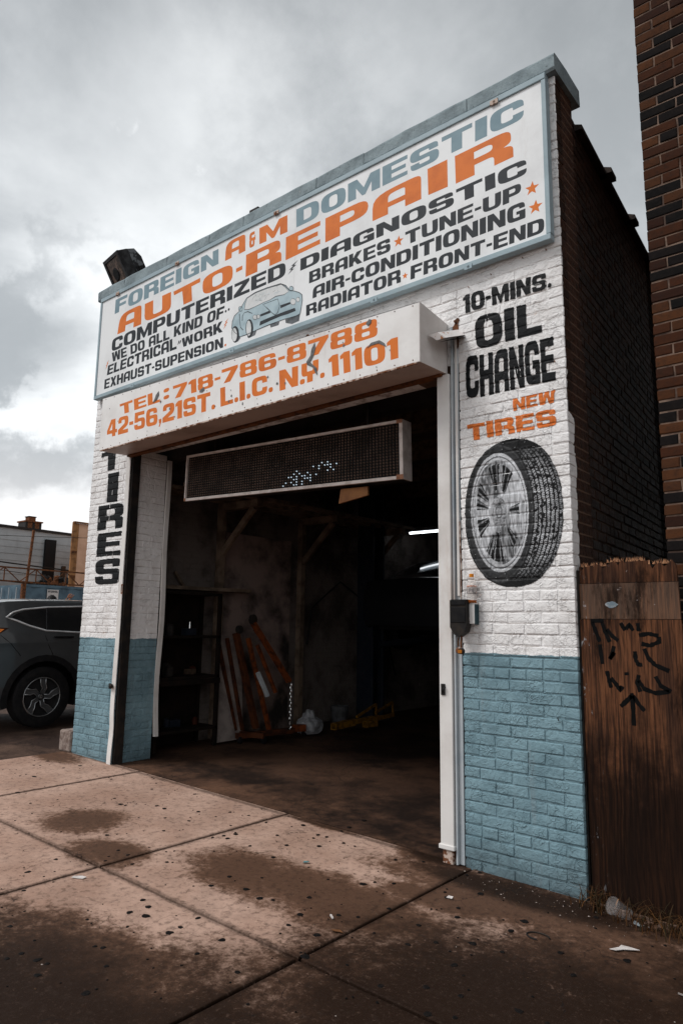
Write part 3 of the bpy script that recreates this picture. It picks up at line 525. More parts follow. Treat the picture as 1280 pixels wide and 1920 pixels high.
mb.add([(x, y, zg(x) - (.085 if x != 99 else 0)) for y in (-16, -4.75) for x in X], [(0, 1, 5, 4), (1, 2, 6, 5), (2, 3, 7, 6)])
tag(mb.build('road', M_ROAD, fixn=False), kind='structure')
mb = MB(); xs = [-80, -7.2, 0, 80]
for i in range(3):
    a, b = xs[i], xs[i + 1]; mb.add([(a, -4.74, zg(a) - .2), (b, -4.74, zg(b) - .2), (b, -4.6, zg(b) - .2), (a, -4.6, zg(a) - .2), (a, -4.74, zg(a)), (b, -4.74, zg(b)), (b, -4.6, zg(b)), (a, -4.6, zg(a))], [(0, 3, 2, 1), (4, 5, 6, 7), (0, 1, 5, 4), (2, 3, 7, 6)])
tag(mb.build('kerb', M_CONC), kind='structure')
walk = thing('sidewalk', (-2.5, -2, zg(-2.5)), None, None, kind='structure')
XJ = [-5.455, -4.17, -2.28, -.70, 1.10, 2.9, 4.7, 6.5]; YJ = [-4.59, -3.05, -1.545, .045]
for i in range(len(XJ) - 1):
    for j in range(len(YJ) - 1):
        a, b, c, d = XJ[i] + .0085, XJ[i + 1] - .0085, YJ[j] + .0085, YJ[j + 1] - .0085
        bm = bmesh.new(); vs = [bm.verts.new((x, y, zg(x) + dz)) for dz in (-.08, 0) for x, y in ((a, c), (b, c), (b, d), (a, d))]
        for f in ((3, 2, 1, 0), (4, 5, 6, 7), (0, 1, 5, 4), (1, 2, 6, 5), (2, 3, 7, 6), (3, 0, 4, 7)): bm.faces.new([vs[k] for k in f])
        bmesh.ops.bevel(bm, geom=[e for e in bm.edges if all(v in vs[4:] for v in e.verts)], offset=.005, segments=2, affect='EDGES', profile=.5)
        tilt = rnd.uniform(-.002, .002)
        me = bpy.data.meshes.new('slab')
        for v in bm.verts: v.co.z += tilt * (v.co.y - c)
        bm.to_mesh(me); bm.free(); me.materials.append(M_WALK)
        o = bpy.data.objects.new('slab', me); COL.objects.link(o); attach(o, walk)
# old trodden gum, dark and flat
mb = MB()
spots = [(x, y, rnd.uniform(.012, .021)) for x, y in GUM]
for _ in range(520):
    x, y = rnd.uniform(-5.3, 2.0), rnd.uniform(-3.2, .02); spots.append((x, y, rnd.choice([.004, .005, .006, .008, .012])))
for x, y, r in spots:
    n = 9; ph = rnd.random() * 6; el = rnd.uniform(.7, 1.25)
    ring = [(x + r * el * (1 + .22 * math.sin(3 * a + ph) + rnd.uniform(-.12, .12)) * math.cos(a), y + r * (1 + rnd.uniform(-.15, .15)) * math.sin(a)) for a in (2 * PI * k / n for k in range(n))]
    mb.add([(p, q, zg(p) + .0002) for p, q in ring] + [(x + (p - x) * .8, y + (q - y) * .8, zg(p) + .0026) for p, q in ring] + [(x, y, zg(x) + .003)],
           [(k, (k + 1) % n, n + (k + 1) % n, n + k) for k in range(n)] + [(n + k, n + (k + 1) % n, 2 * n) for k in range(n)])
M_GUM = mat('trodden_gum', (.005, .0045, .0045), (.012, .009, .008), .75, 60)
tag(mb.build('gum_spots', M_GUM, walk), kind='stuff')
# ------------------------------------------------------------ brickwork
CH = .0677; JT = .010
def brick_geo(L, H, D, seed, rough=.0026, ch=.0036):
    r = random.Random(seed * 977 + int(L * 1000)); vs = []
    for (ix, iz, yy) in ((0, 0, D), (ch * .1, ch * .1, ch), (ch, ch, 0)):
        for sx, sz in ((-1, -1), (1, -1), (1, 1), (-1, 1)):
            j = (lambda: r.uniform(-rough, rough)) if yy < D else (lambda: 0)
            vs.append((sx * (L / 2 - ix) + j(), yy + (r.uniform(-.0006, .0014) if yy < D else 0), sz * (H / 2 - iz) + j()))
    vs.append((r.uniform(-.2, .2) * L, -r.uniform(0, .0012), r.uniform(-.15, .15) * H))
    fs = []
    for k in range(2):
        o = k * 4; fs += [(o + i, o + (i + 1) % 4, o + 4 + (i + 1) % 4, o + 4 + i) for i in range(4)]
    fs += [(8 + i, 8 + (i + 1) % 4, 12) for i in range(4)]
    return vs, fs
class Wall:
    """courses of bricks on a vertical face. org = corner point, ax = unit direction along the wall, nrm = outward normal"""
    def __init__(s): s.items = []      # (L, variant, matrix, centre)
    def face(s, org, ax, nrm, a0, a1, z0, z1, depth=.06, from_end=False, variants=6, hole=None, header_every=7, rough=.0027, zb=None, first=None):
        ax = Vector(ax); nrm = Vector(nrm); n0 = int(round(z0 / CH)); n1 = int(math.ceil(z1 / CH - 1e-6))
        for k in range(n0, n1):
            zc = k * CH + CH / 2; pos = a0; head = (k % header_every == 3)
            first_len = (.0965 if k % 2 else .203) if first is None else (first if k % 2 else .203)
            seqn = 0
            while pos < a1 - .012:
                L = .0965 if head else .203
                if seqn == 0: L = first_len if not head else .0965
                L = min(L, a1 - pos)
                if a1 - (pos + L + JT) < .03: L = a1 - pos
                jit = rnd.uniform(-.003, .003) if pos + L < a1 - .02 else 0; L2 = L + jit
                a = pos + L2 / 2; hole_hit = False
                if hole:
                    for h in hole:
                        if h[0] < a < h[1] and h[2] < zc < h[3]: hole_hit = True
                if not hole_hit and L2 > .02:
                    u = (a1 - (a - a0)) if from_end else a
                    c = Vector(org) + ax * u; c.z += zc + rnd.uniform(-.0012, .0012)
                    out_off = rnd.uniform(-.0022, .0016)
                    X = ax; Yv = -nrm; Z = Vector((0, 0, 1))
                    M = Matrix((( X.x, Yv.x, 0, c.x + nrm.x * out_off), (X.y, Yv.y, 0, c.y + nrm.y * out_off), (X.z, Yv.z, 1, c.z), (0, 0, 0, 1)))
                    M = M @ Matrix.Rotation(rnd.uniform(-.006, .006), 4, 'Y')
                    s.items.append([round(L2, 2) if variants else L2, rnd.randrange(variants), M, c, depth, rough, L2])
                pos += L2 + JT; seqn += 1
def lay(wall, root, mat_, n_ind=300, name='brick', stuff='brickwork', key=None, keepgeo=None):
    cam_p = Vector((1.54, -4.0, 1.45)); items = sorted(wall.items, key=lambda it: (key(it) if key else (it[3] - cam_p).length))
    cache = {}; big = MB()
    for i, (L, var, M, c, dep, rough, L2) in enumerate(items):
        kk = (L, var, dep, rough)
        if kk not in cache:
            v, f = brick_geo(L, CH - JT, dep, var + 1, rough); me = bpy.data.meshes.new(name); me.from_pydata(v, [], f); me.materials.append(mat_); cache[kk] = (me, v, f)
        me, v, f = cache[kk]
        if L and abs(L2 - L) > 1e-4: M = M @ Matrix.Diagonal((L2 / L, 1, 1, 1))
        if i < n_ind:
            o = bpy.data.objects.new(name, me); COL.objects.link(o); o.matrix_world = M; Lc, Rc, Sc = M.decompose()
            o.location = Lc; o.rotation_euler = Rc.to_euler(); o.scale = Sc
            o.parent = root; o.matrix_parent_inverse = parent_world(root).inverted()
        else: big.add(v, f, M)
        if keepgeo is not None: keepgeo.add(v, f, M)
    if big.v:
        o = big.build(stuff, mat_, root, fixn=False); o['kind'] = 'stuff'

SH = thing('auto_repair_shop', (-2.66, 0, 0), 'one-storey white and blue painted brick repair garage with an open doorway', 'garage')
geo = MB()
OPEN_L, OPEN_R, OPEN_T = -4.60, -.745, 3.22
SA = math.radians(4.0); SDX, SDY = -math.sin(SA), math.cos(SA)          # direction of the right flank wall
W = Wall()
# right pier (from the corner leftwards), left pier, band over the door, strips either side of the big sign
W.face((0, 0, 0), (-1, 0, 0), (0, -1, 0), 0, .745, 0, 3.96, first=.0965, depth=.098)
W.face((-4.60, 0, 0), (-1, 0, 0), (0, -1, 0), 0, .73, 0, 3.96, first=.0965)
W.face((-.745, 0, 0), (-1, 0, 0), (0, -1, 0), .01, 3.845, 3.25, 3.96, first=.12)
W.face((0, 0, 0), (-1, 0, 0), (0, -1, 0), 0, .30, 3.96, 5.06, first=.0965, depth=.098)
W.face((-5.33, 0, 0), (1, 0, 0), (0, -1, 0), 0, .30, 3.96, 5.06, first=.0965)
# reveal of the left pier, facing into the doorway
W.face((-4.60, .10, 0), (0, 1, 0), (1, 0, 0), 0, .345, 0, 3.22, first=.0965, header_every=5)
for it in W.items:   # a lost lump at the outer corner, low on the right pier
    c = it[3]
    if c.x > -.12 and abs(c.y) < .02 and .66 < c.z < .72: it[2] = it[2] @ Matrix.Translation((.035, .004, 0)) @ Matrix.Rotation(.05, 4, 'Y')
def keyf(it):
    c = it[3]; base = (c - Vector((1.54, -4, 1.45))).length
    return base + (5 if c.z > 3.95 else 0)
S2 = Wall()
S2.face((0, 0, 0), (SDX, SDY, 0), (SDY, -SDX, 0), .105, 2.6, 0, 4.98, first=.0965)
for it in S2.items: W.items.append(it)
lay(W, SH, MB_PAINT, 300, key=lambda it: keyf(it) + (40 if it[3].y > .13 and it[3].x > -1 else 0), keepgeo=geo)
# joints: the wall body itself, a few millimetres behind the brick faces
core = MB()
core.box(-5.324, -4.604, .0042, .445, -.12, 3.25); core.box(-5.324, -5.10, .445, .47, -.12, 3.7)
core.box(-.739, -.0042, .0062, .34, -.12, 1.29); core.box(-.739, -.0042, .0048, .34, 1.29, 3.25)
core.box(-5.324, -.0042, .0042, .30, 3.25, 5.07)
geo.add(core.v, core.f)
core.build('wall_joints', MB_PAINT, SH)
def flank(d0, d1, x_in, x_out, z0, z1, mb):
    p = lambda d, o: (SDX * d + SDY * o, SDY * d - SDX * o)
    a, b, c, d = p(d0, x_out), p(d1, x_out), p(d1, x_in), p(d0, x_in)
    mb.add([(*q, z) for z in (z0, z1) for q in (a, b, c, d)], [(3, 2, 1, 0), (4, 5, 6, 7), (0, 1, 5, 4), (1, 2, 6, 5), (2, 3, 7, 6), (3, 0, 4, 7)])
fl = MB(); flank(.32, 13.0, -.30, -.005, -.12, 4.93, fl); fl.build('side_wall', M_MORTAR_D, SH)
fl = MB(); flank(.05, .32, -.10, -.0055, -.12, 5.06, fl); fl.build('side_wall_return', M_MORTAR_D, SH)
# bricks further back on the flank, too small to pick apart
S3 = Wall(); S3.face((0, 0, 0), (SDX, SDY, 0), (SDY, -SDX, 0), 2.61, 6.5, 0, 4.9, first=.0965)
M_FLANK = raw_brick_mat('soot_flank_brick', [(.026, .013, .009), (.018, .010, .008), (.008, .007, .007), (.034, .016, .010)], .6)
lay(S3, SH, M_FLANK, 0, stuff='flank_brickwork')
# clay coping with its rounded sockets on the lower parapet of the flank
M_TILE = mat('old_clay_coping', (.055, .042, .036), (.025, .021, .02), .85, 9)
for k in range(16):
    d0 = .42 + k * .75; mbt = MB(); p = lambda d, o: (SDX * d + SDY * o, SDY * d - SDX * o)
    pr = [(.05, 0), (.05, .03), (-.04, .07), (-.15, .09), (-.26, .07), (-.34, .03), (-.34, 0)]
    def ring(d, s_): return [(*p(d, -.15 + (o + .15) * s_), 4.935 + h * s_) for o, h in pr]
    for (da, db, s_) in ((0, .66, 1.0), (.60, .745, 1.22)):
        a, b = ring(d0 + da, s_), ring(d0 + db, s_); n = len(a)
        mbt.add(a + b, [(i, (i + 1) % n, n + (i + 1) % n, n + i) for i in range(n)] + [tuple(range(n)), tuple(n + i for i in reversed(range(n)))])
    mbt.build('coping_tile', M_TILE, SH)
# left and back walls, roof
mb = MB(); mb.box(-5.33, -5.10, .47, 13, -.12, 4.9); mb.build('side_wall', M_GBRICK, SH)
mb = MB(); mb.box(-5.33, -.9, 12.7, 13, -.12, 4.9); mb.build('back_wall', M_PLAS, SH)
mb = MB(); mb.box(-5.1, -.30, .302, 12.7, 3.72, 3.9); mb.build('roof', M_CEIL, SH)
for k in range(11):
    y = .9 + k * 1.05; MB().box(-5.1, -.3 - SDX * 0 - .07 * y, y, y + .09, 3.5, 3.72).build('roof_beam', M_WOOD, SH)
# concrete coping over the front, in lengths with open joints, returned round the corner
xs = [-5.385, -4.86, -4.10, -3.43, -2.95, -2.05, -1.55, -.62, .028]
for i in range(len(xs) - 1):
    a, b = xs[i] + .003, xs[i + 1] - .003; bm = bmesh.new(); nx = max(3, int((b - a) / .12)); grid = []
    prof = [(-.045, 5.075), (-.055, 5.09), (-.055, 5.185), (-.045, 5.20), (.15, 5.215), (.38, 5.20), (.39, 5.075)]
    for q in range(nx + 1):
        x = a + (b - a) * q / nx; row = []
        for (py, pz) in prof: row.append(bm.verts.new((x, py + rnd.uniform(-.004, .004), pz + rnd.uniform(-.0035, .0035) + (rnd.uniform(-.008, 0) if q in (0, nx) and pz > 5.1 else 0))))
        grid.append(row)
    n = len(prof)
    for q in range(nx):
        for k in range(n): bm.faces.new((grid[q][k], grid[q][(k + 1) % n], grid[q + 1][(k + 1) % n], grid[q + 1][k]))
    bm.faces.new(grid[0]); bm.faces.new(grid[-1][::-1])
    bmesh.ops.recalc_face_normals(bm, faces=bm.faces)
    me = bpy.data.meshes.new('coping_stone'); bm.to_mesh(me); bm.free(); me.materials.append(M_COPE)
    o = bpy.data.objects.new('coping_stone', me); COL.objects.link(o); attach(o, SH)
MB().box(-5.33, -.005, .01, .10, 5.055, 5.074).build('mortar_bed', M_MORTAR_D, SH)

BVH = BVHTree.FromPolygons([Vector(p) for p in geo.v], geo.f)
def wall_y(x, z):
    h = BVH.ray_cast(Vector((x, -.5, z)), Vector((0, 1, 0)), 1.0)
    return h[0].y if h[0] is not None else .006
def conform(vs, fs, step=.014, lift=.0028, jit=.0):
    bm = bmesh.new(); V = [bm.verts.new(p) for p in vs]
    for f in fs:
        try: bm.faces.new([V[i] for i in f])
        except ValueError: pass
    x0, x1 = min(p[0] for p in vs), max(p[0] for p in vs); z0, z1 = min(p[2] for p in vs), max(p[2] for p in vs)
    a = x0
    while a < x1:
        bmesh.ops.bisect_plane(bm, geom=bm.verts[:] + bm.edges[:] + bm.faces[:], plane_co=(a, 0, 0), plane_no=(1, 0, 0)); a += step * 1.6
    k = int(z0 / CH) - 1
    while k * CH < z1 + CH:
        for d in (0, .004, .0055, .010, .016, CH / 2, CH - .014, CH - .0085, CH - .0045):
            zz_ = k * CH + d
            if z0 < zz_ < z1: bmesh.ops.bisect_plane(bm, geom=bm.verts[:] + bm.edges[:] + bm.faces[:], plane_co=(0, 0, zz_), plane_no=(0, 0, 1))
        k += 1
    for v in bm.verts:
        if jit and v.is_boundary: v.co.x += rnd.uniform(-jit, jit); v.co.z += rnd.uniform(-jit, jit)
        v.co.y = wall_y(v.co.x, v.co.z) - lift
    bm.verts.index_update(); r = ([v.co[:] for v in bm.verts], [[v.index for v in f.verts] for f in bm.faces]); bm.free(); return r

# ------------------------------------------------------------ painted lettering
MATS = {'o': M_OR, 'b': M_BL, 'k': M_BK, 'K': M_BRK_BK, 'O': M_BRK_OR}
SIGN = thing('shop_sign', (-2.66, -.03, 3.9), 'long white signboard in a blue-grey frame reading AUTO-REPAIR above the doorway', 'sign')
BOX = thing('door_housing', (-2.72, -.17, 3.17), 'white metal shutter box with orange telephone number and street address', 'shutter box')
for t_, c_, TL, TR, BL_, BR_ in LINES2:
    y_ = {'o': -.0602, 'b': -.0602, 'k': -.0602}.get(c_, 0)
    onbox = TL[1] < 3.6 and c_ == 'o'
    if onbox: y_ = -.3524
    if onbox or c_ in 'obk':
        vs, fs = word_mesh(t_, (TL, TR, BL_, BR_), y_); mb = MB(); mb.add(vs, fs)
        mb.build('lettering', MATS[c_], BOX if onbox else SIGN, fixn=False)
    else:
        vs, fs = word_mesh(t_, (TL, TR, BL_, BR_), -.1, jit=.02); vs, fs = conform(vs, fs, jit=.0022); mb = MB(); mb.add(vs, fs)
        mb.build('painted_lettering', MATS[c_], SH, fixn=False)
# stars, lightning flashes and stops on the sign
for i, (sx, sz) in enumerate([(-1.207, 4.298), (-.153, 4.286), (-.134, 4.146), (-1.148, 4.002)]):
    R_ = (.047, .050, .050, .027)[i]; mb = MB(); pts = [(sx + (R_ if k % 2 == 0 else R_ * .42) * math.sin(2 * PI * k / 10 + .1), -.0602, sz + (R_ if k % 2 == 0 else R_ * .42) * math.cos(2 * PI * k / 10 + .1)) for k in range(10)]
    mb.add(pts + [(sx, -.0602, sz)], [((k + 1) % 10, k, 10) for k in range(10)]); mb.build('star', M_OR, SIGN, fixn=False)
def bolt(x0, z0, x1, z1, m):
    P_ = lambda u, v: (x0 + (x1 - x0) * u, -.0602, z0 + (z1 - z0) * v)
    a = [(0, 0), (.62, .36), (.38, .40), (.86, .62), (.58, .66), (1, 1), (.30, .70), (.54, .63), (.10, .42), (.36, .36)]
    mb = MB(); mb.add([P_(*q) for q in a], [tuple(t) for t in tessellate_polygon([[Vector((*q, 0)) for q in a]])]); mb.build('lightning_mark', m, SIGN, fixn=False)
bolt(-2.35, 4.406, -2.236, 4.504, M_BK); bolt(-5.109, 4.199, -5.047, 4.297, M_OR); bolt(-3.162, 4.133, -3.094, 4.227, M_OR)
def disc(cx_, cz_, r, y_, m, par, name='full_stop'):
    MB().add([(cx_ + r * math.cos(a), y_, cz_ + r * math.sin(a)) for a in (2 * PI * k / 12 for k in range(12))], [tuple(range(12))]).build(name, m, par, fixn=False)
disc(-3.137, 4.305, .013, -.0602, M_BK, SIGN); disc(-3.096, 4.311, .013, -.0602, M_BK, SIGN); disc(-3.122, 3.972, .013, -.0602, M_OR, SIGN)
for dx in (0, .026): MB().add([(-3.835 + dx, -.0602, 4.155), (-3.822 + dx, -.0602, 4.20), (-3.808 + dx, -.0602, 4.19), (-3.812 + dx, -.0602, 4.172)], [(0, 1, 2, 3)]).build('quote_mark', M_BK, SIGN, fixn=False)

# ------------------------------------------------------------ the painted car on the sign
def flat(name, pts, layer, m):
    y_ = -.0600 - .0003 * (layer + 1)
    mb = MB(); mb.add([(a, y_, b) for a, b in pts], [tuple(t) for t in tessellate_polygon([[Vector((a, b, 0)) for a, b in pts]])]); mb.build(name, m, SIGN, fixn=False)
def line(name, pts, r, layer, m, closed=False):
    y_ = -.0600 - .0003 * (layer + 1); mb = MB(); n = len(pts); q = [Vector(p) for p in pts]; L = []
    for i in range(n):
        a = q[(i - 1) % n] if closed or i else q[i]; b = q[(i + 1) % n] if closed or i < n - 1 else q[i]; d = (b - a).normalized(); nn_ = Vector((-d.y, d.x)); rr = r * rnd.uniform(.6, 1.3)
        L += [q[i] + nn_ * rr, q[i] - nn_ * rr]
    m_ = n if closed else n - 1
    mb.add([(p.x, y_, p.y) for p in L], [(2 * i, 2 * i + 1, (2 * i + 3) % (2 * n), (2 * i + 2) % (2 * n)) for i in range(m_)]); mb.build(name, m, SIGN, fixn=False)
M_CARB = letter_mat('pale_blue_sign_paint', (.40, .50, .54), (.30, .39, .43)); M_CARW = letter_mat('white_sign_paint', (.62, .63, .63), (.48, .50, .50)); M_CARG = letter_mat('grey_sign_paint', (.14, .15, .16), (.05, .055, .06))
for k in ('t2', 't1', 't3', 't4'): flat('painted_tyre', CAR[k], 0, M_CARG)
flat('painted_car_body', CAR['body'], 1, M_CARB); flat('painted_windscreen', CAR['glass'], 2, M_CARW); flat('painted_grille', CAR['grille'], 2, M_BK)
flat('painted_grille', CAR['slit'], 2, M_BK); flat('painted_grille', CAR['slit2'], 2, M_BK); flat('painted_bonnet', CAR['hood'], 3, M_CARB)
for k in ('h1', 'h2', 'h3', 'h4'): flat('painted_headlight', CAR[k], 4, M_CARW); line('painted_outline', CAR[k], .002, 5, M_CARG, True)
for k in ('m1', 'm2'): flat('painted_mirror', CAR[k], 2, M_CARB); line('painted_outline', CAR[k], .002, 5, M_BK, True)
for k in ('w1', 'w2'): flat('painted_tyre', CAR[k], 2, M_BK); flat('painted_wheel', CAR[k + 'i'], 3, M_CARW)
for k, cl in (('body', 1), ('glass', 1), ('hood', 1), ('fold', 0), ('fold2', 0)): line('painted_outline', CAR[k], .0032, 4, M_CARG if k == 'glass' else M_BK, cl)
for _ in range(26):   # brushy reflections on the windscreen
    x = rnd.uniform(-2.80, -2.44); z = 4.26 + rnd.uniform(0, .08); a = rnd.uniform(-.5, 1.2); l = rnd.uniform(.02, .06)
    line('painted_reflection', [(x, z), (x + l * .5 * math.cos(a), z + l * .5 * math.sin(a)), (x + l * math.cos(a + .5), min(4.34, z + l * math.sin(a)))], .0013, 3, M_CARB if rnd.random() < .6 else M_CARG)
# signboard: two sheets butted together, frame of folded trim, bolted clips
XS = [-5.268, -3.96, -2.275, -.058]
for a, b in zip(XS[:-1], XS[1:]): MB().box(a + .0008, b - .0008, -.0598, -.03, 3.915, 5.05).build('sign_sheet', M_SIGNW, SIGN)
for (a, b, c, d) in ((-5.29, -.036, 3.885, 3.925), (-5.29, -.036, 5.028, 5.072)): MB().box(a, b, -.072, -.012, c, d, b=.004).build('sign_frame', M_TRIMB, SIGN)
for a, b in ((-5.292, -5.262), (-.066, -.034)): MB().box(a, b, -.070, -.012, 3.927, 5.026, b=.004).build('sign_frame', M_TRIMB, SIGN)
for x, z in [(-4.55, 3.892), (-3.02, 3.892), (-1.42, 3.892), (-.62, 3.892), (-.40, 5.04), (-4.95, 5.04), (-3.9, 5.04), (-2.5, 5.04)]:
    mb = MB(); mb.box(x - .03, x + .03, -.078, -.0725, z - .022, z + .014, b=.002); mb.lathe([(.008, 0), (.008, .006), (.004, .009)], 8, Matrix.Translation((x, -.078, z)) @ Matrix.Rotation(PI / 2, 4, 'X')); mb.build('clip', M_TRIMB if z < 4.5 else M_RUSTW, SIGN)

# ------------------------------------------------------------ shutter box over the door
bx0, bx1, by = -4.622, -.836, -.352
def q_(x, y, z): return (x, y, z)
ztl, ztr, zbl, zbr = 3.69, 3.592, 3.150, 3.176
mb = MB(); mb.add([(bx0, by, zbl), (bx1, by, zbr), (bx1, by, ztr), (bx0, by, ztl), (bx0, by + .004, zbl), (bx1, by + .004, zbr), (bx1, by + .004, ztr), (bx0, by + .004, ztl)], [(0, 1, 2, 3), (7, 6, 5, 4), (0, 4, 5, 1), (1, 5, 6, 2), (2, 6, 7, 3), (3, 7, 4, 0)]); mb.build('front_sheet', M_BOXW, BOX)
mb = MB()
mb.add([(bx0, by + .005, zbl - .003), (bx1, by + .005, zbr - .003), (bx1, -.001, 3.19), (bx0, -.001, 3.165), (bx0, by + .005, zbl + .002), (bx1, by + .005, zbr + .002), (bx1, -.001, 3.196), (bx0, -.001, 3.171)], [(3, 2, 1, 0), (4, 5, 6, 7), (0, 1, 5, 4), (2, 3, 7, 6), (1, 2, 6, 5), (3, 0, 4, 7)]); mb.build('soffit_sheet', M_SOFFIT, BOX)
for x_, s_ in ((bx1, 1), (bx0, -1)):
    zt = ztr if s_ > 0 else ztl; zb_ = zbr if s_ > 0 else zbl
    pts = [(by + .001, zb_ - .002), (by + .001, zt), (-.002, zt - .035), (-.002, 3.19)]
    MB().prism(pts, lambda a, b, d: (x_ + d, a, b), -.0035, .0035).build('end_sheet', M_BOXSIDE, BOX)
MB().add([(bx0, by, ztl), (bx1, by, ztr), (bx1, -.002, ztr - .033), (bx0, -.002, ztl - .033), (bx0, by, ztl - .004), (bx1, by, ztr - .004), (bx1, -.002, ztr - .037), (bx0, -.002, ztl - .037)], [(0, 1, 2, 3), (7, 6, 5, 4), (0, 4, 5, 1), (2, 6, 7, 3), (1, 5, 6, 2), (0, 3, 7, 4)]).build('top_sheet', M_BOXSIDE, BOX)
mb = MB(); mb.bar((bx0 + .02, by + .004, zbl - .006), (bx1 - .02, by + .004, zbr - .006), .014, .012); mb.build('edge_angle', M_RUSTW, BOX)
mb = MB(); mb.bar((bx0 + .03, -.03, 3.15), (bx1 - .02, -.03, 3.177), .05, .018); mb.build('soffit_angle', M_RUST, BOX)
for k in range(26):   # rivets
    x = bx0 + .06 + k * .147; 
    for zz_ in (zbl + .02 + (zbr - zbl) * k / 26, ztl - .02 + (ztr - ztl) * k / 26): MB().lathe([(.0045, 0), (.0045, .002), (.002, .003)], 6, Matrix.Translation((x, by - .0002, zz_)) @ Matrix.Rotation(PI / 2, 4, 'X')).build('rivet', M_RUST, BOX)
def tear(pts, m=None, d=.0012):
    mb = MB(); mb.prism(pts, lambda a, b, dd: (a, by - .0024 - dd, b), 0, d); mb.build('paint_tear', m or M_GALV, BOX)
M_TEAR = mat('bare_grey_sheet', (.15, .15, .15), (.09, .085, .085), .6, 40)
tear([(-1.76, 3.545), (-1.75, 3.50), (-1.77, 3.44), (-1.80, 3.40), (-1.77, 3.37), (-1.735, 3.34), (-1.725, 3.28), (-1.745, 3.30), (-1.77, 3.35), (-1.83, 3.385), (-1.84, 3.41), (-1.80, 3.45), (-1.79, 3.50)], M_TEAR)
tear([(-1.27, 3.375), (-1.23, 3.405), (-1.16, 3.405), (-1.12, 3.375), (-1.10, 3.34), (-1.13, 3.36), (-1.17, 3.385), (-1.23, 3.385)], M_TEAR)
tear([(-1.28, 3.56), (-1.25, 3.585), (-1.23, 3.575), (-1.235, 3.55), (-1.26, 3.535)], M_TEAR)
tear([(-3.72, 3.54), (-3.68, 3.57), (-3.67, 3.53), (-3.70, 3.49), (-3.76, 3.47), (-3.735, 3.51)], M_TEAR)
tear([(-3.08, 3.455), (-3.03, 3.47), (-3.02, 3.44), (-3.05, 3.425), (-3.09, 3.435)], M_TEAR)
for _ in range(24):
    x, z = rnd.uniform(-4.5, -.95), rnd.uniform(3.21, 3.57); r = rnd.choice([.004, .005, .008, .011]); n = 7
    tear([(x + r * rnd.uniform(.4, 1.2) * math.cos(2 * PI * k / n), z + r * rnd.uniform(.5, 1.5) * math.sin(2 * PI * k / n)) for k in range(n)], M_TEAR, .0008)

# ------------------------------------------------------------ painted tyre on the right pier
def vnoise(x, y, s, seed):
    r_ = np.random.RandomState(seed); g = r_.rand(64, 64); xx = x * s; yy = y * s; i = np.floor(xx).astype(int); j = np.floor(yy).astype(int); fx = xx - i; fy = yy - j
    fx = fx * fx * (3 - 2 * fx); fy = fy * fy * (3 - 2 * fy); G = lambda a, b: g[a % 64, b % 64]
    return (G(i, j) * (1 - fx) + G(i + 1, j) * fx) * (1 - fy) + (G(i, j + 1) * (1 - fx) + G(i + 1, j + 1) * fx) * fy
tx0, tx1, tz0, tz1 = -.722, -.042, 1.695, 2.662; NX, NZ = 200, 285
xg, zg_ = np.meshgrid(np.linspace(tx0, tx1, NX), np.linspace(tz0, tz1, NZ))
no = vnoise(xg + 3, zg_ + 1, 30, 1) - .5; nf = vnoise(xg + 3, zg_ + 1, 110, 2) - .5; ns = vnoise(xg + 3, zg_ * .2 + xg * .3, 140, 3) - .5
ocx, ocz, orx, orz = -.382, 2.18, .333, .472
outer = (np.abs((xg - ocx) / orx) ** 2.25 + np.abs((zg_ - ocz) / orz) ** 2.25) + no * .03
scx, scz, srx, srz = -.475, 2.186, .24, .452
sw = ((xg - scx) / srx) ** 2 + ((zg_ - scz) / srz) ** 2
rcx, rcz, rrx, rrz = -.470 , 2.190, .176, .338
tilt = (zg_ - rcz) * -.02
p_ = (xg - rcx - tilt) / rrx; qv = (zg_ - rcz) / rrz; rr = np.sqrt(p_ ** 2 + qv ** 2); an = np.arctan2(qv, p_)
g = np.full(xg.shape, .012) + nf * .008
g = np.where((sw < 1), .022 + .020 * np.clip(1 - np.abs(sw - .72) * 4, 0, 1) + nf * .02 + no * .012, g)
# tread ribs of small light blocks following the curve of the tyre
xs_ = scx + srx * np.sqrt(np.clip(1 - ((zg_ - scz) / srz) ** 2, 0, 1)); xo = ocx + orx * np.power(np.clip(1 - np.abs((zg_ - ocz) / orz) ** 2.25, 0, 1), 1 / 2.25)
s_ = (xg - xs_) / np.maximum(xo - xs_, .01); col = np.floor(s_ * 7.0); fr = s_ * 7.0 - col
arc = (zg_ - 2.18) * 1.0 + .03 * np.sin(zg_ * 9); blk = (arc / .0135 + col * .37 + (fr - .5) * np.where(col % 2 == 0, .9, -.9)) % 1.0
lit = (fr > .22) & (fr < .86) & (blk > .30) & (s_ > .03) & (s_ < .97) & (sw > .97)
nick = vnoise(xg + 1, zg_ + 5, 90, 8) > .34
fade = np.clip(1.15 - np.abs((zg_ - 2.17) / .40) ** 2.2, 0, 1) * np.clip(1.25 - np.abs(s_ - .42) * 1.35, .05, 1)
g = np.where(lit & nick, .012 + (.40 + no * .25) * fade, g)
g = np.where((sw > .90) & (sw < .96) & (s_ < .4), .05 + nf * .05, g)
ring1 = (rr > 1.0) & (rr < 1.14); g = np.where(ring1, .46 + .25 * (np.sin(an + .8)) * .3 + nf * .25, g); g = np.where((rr > 1.05) & (rr < 1.075), .10, g)
face = .34 + .16 * np.sin(an * 2 + .7) + ns * .45 + no * .25
g = np.where(rr <= 1.0, np.clip(face, .08, .62), g)
gaps = [(98, 15, .42, .93), (62, 14, .42, .92), (148, 10, .46, .92), (168, 8, .42, .90), (200, 13, .42, .90), (262, 17, .40, .95), (240, 8, .5, .92), (313, 11, .45, .86), (2, 9, .40, .80), (122, 4, .5, .9)]
ad = np.degrees(an) % 360
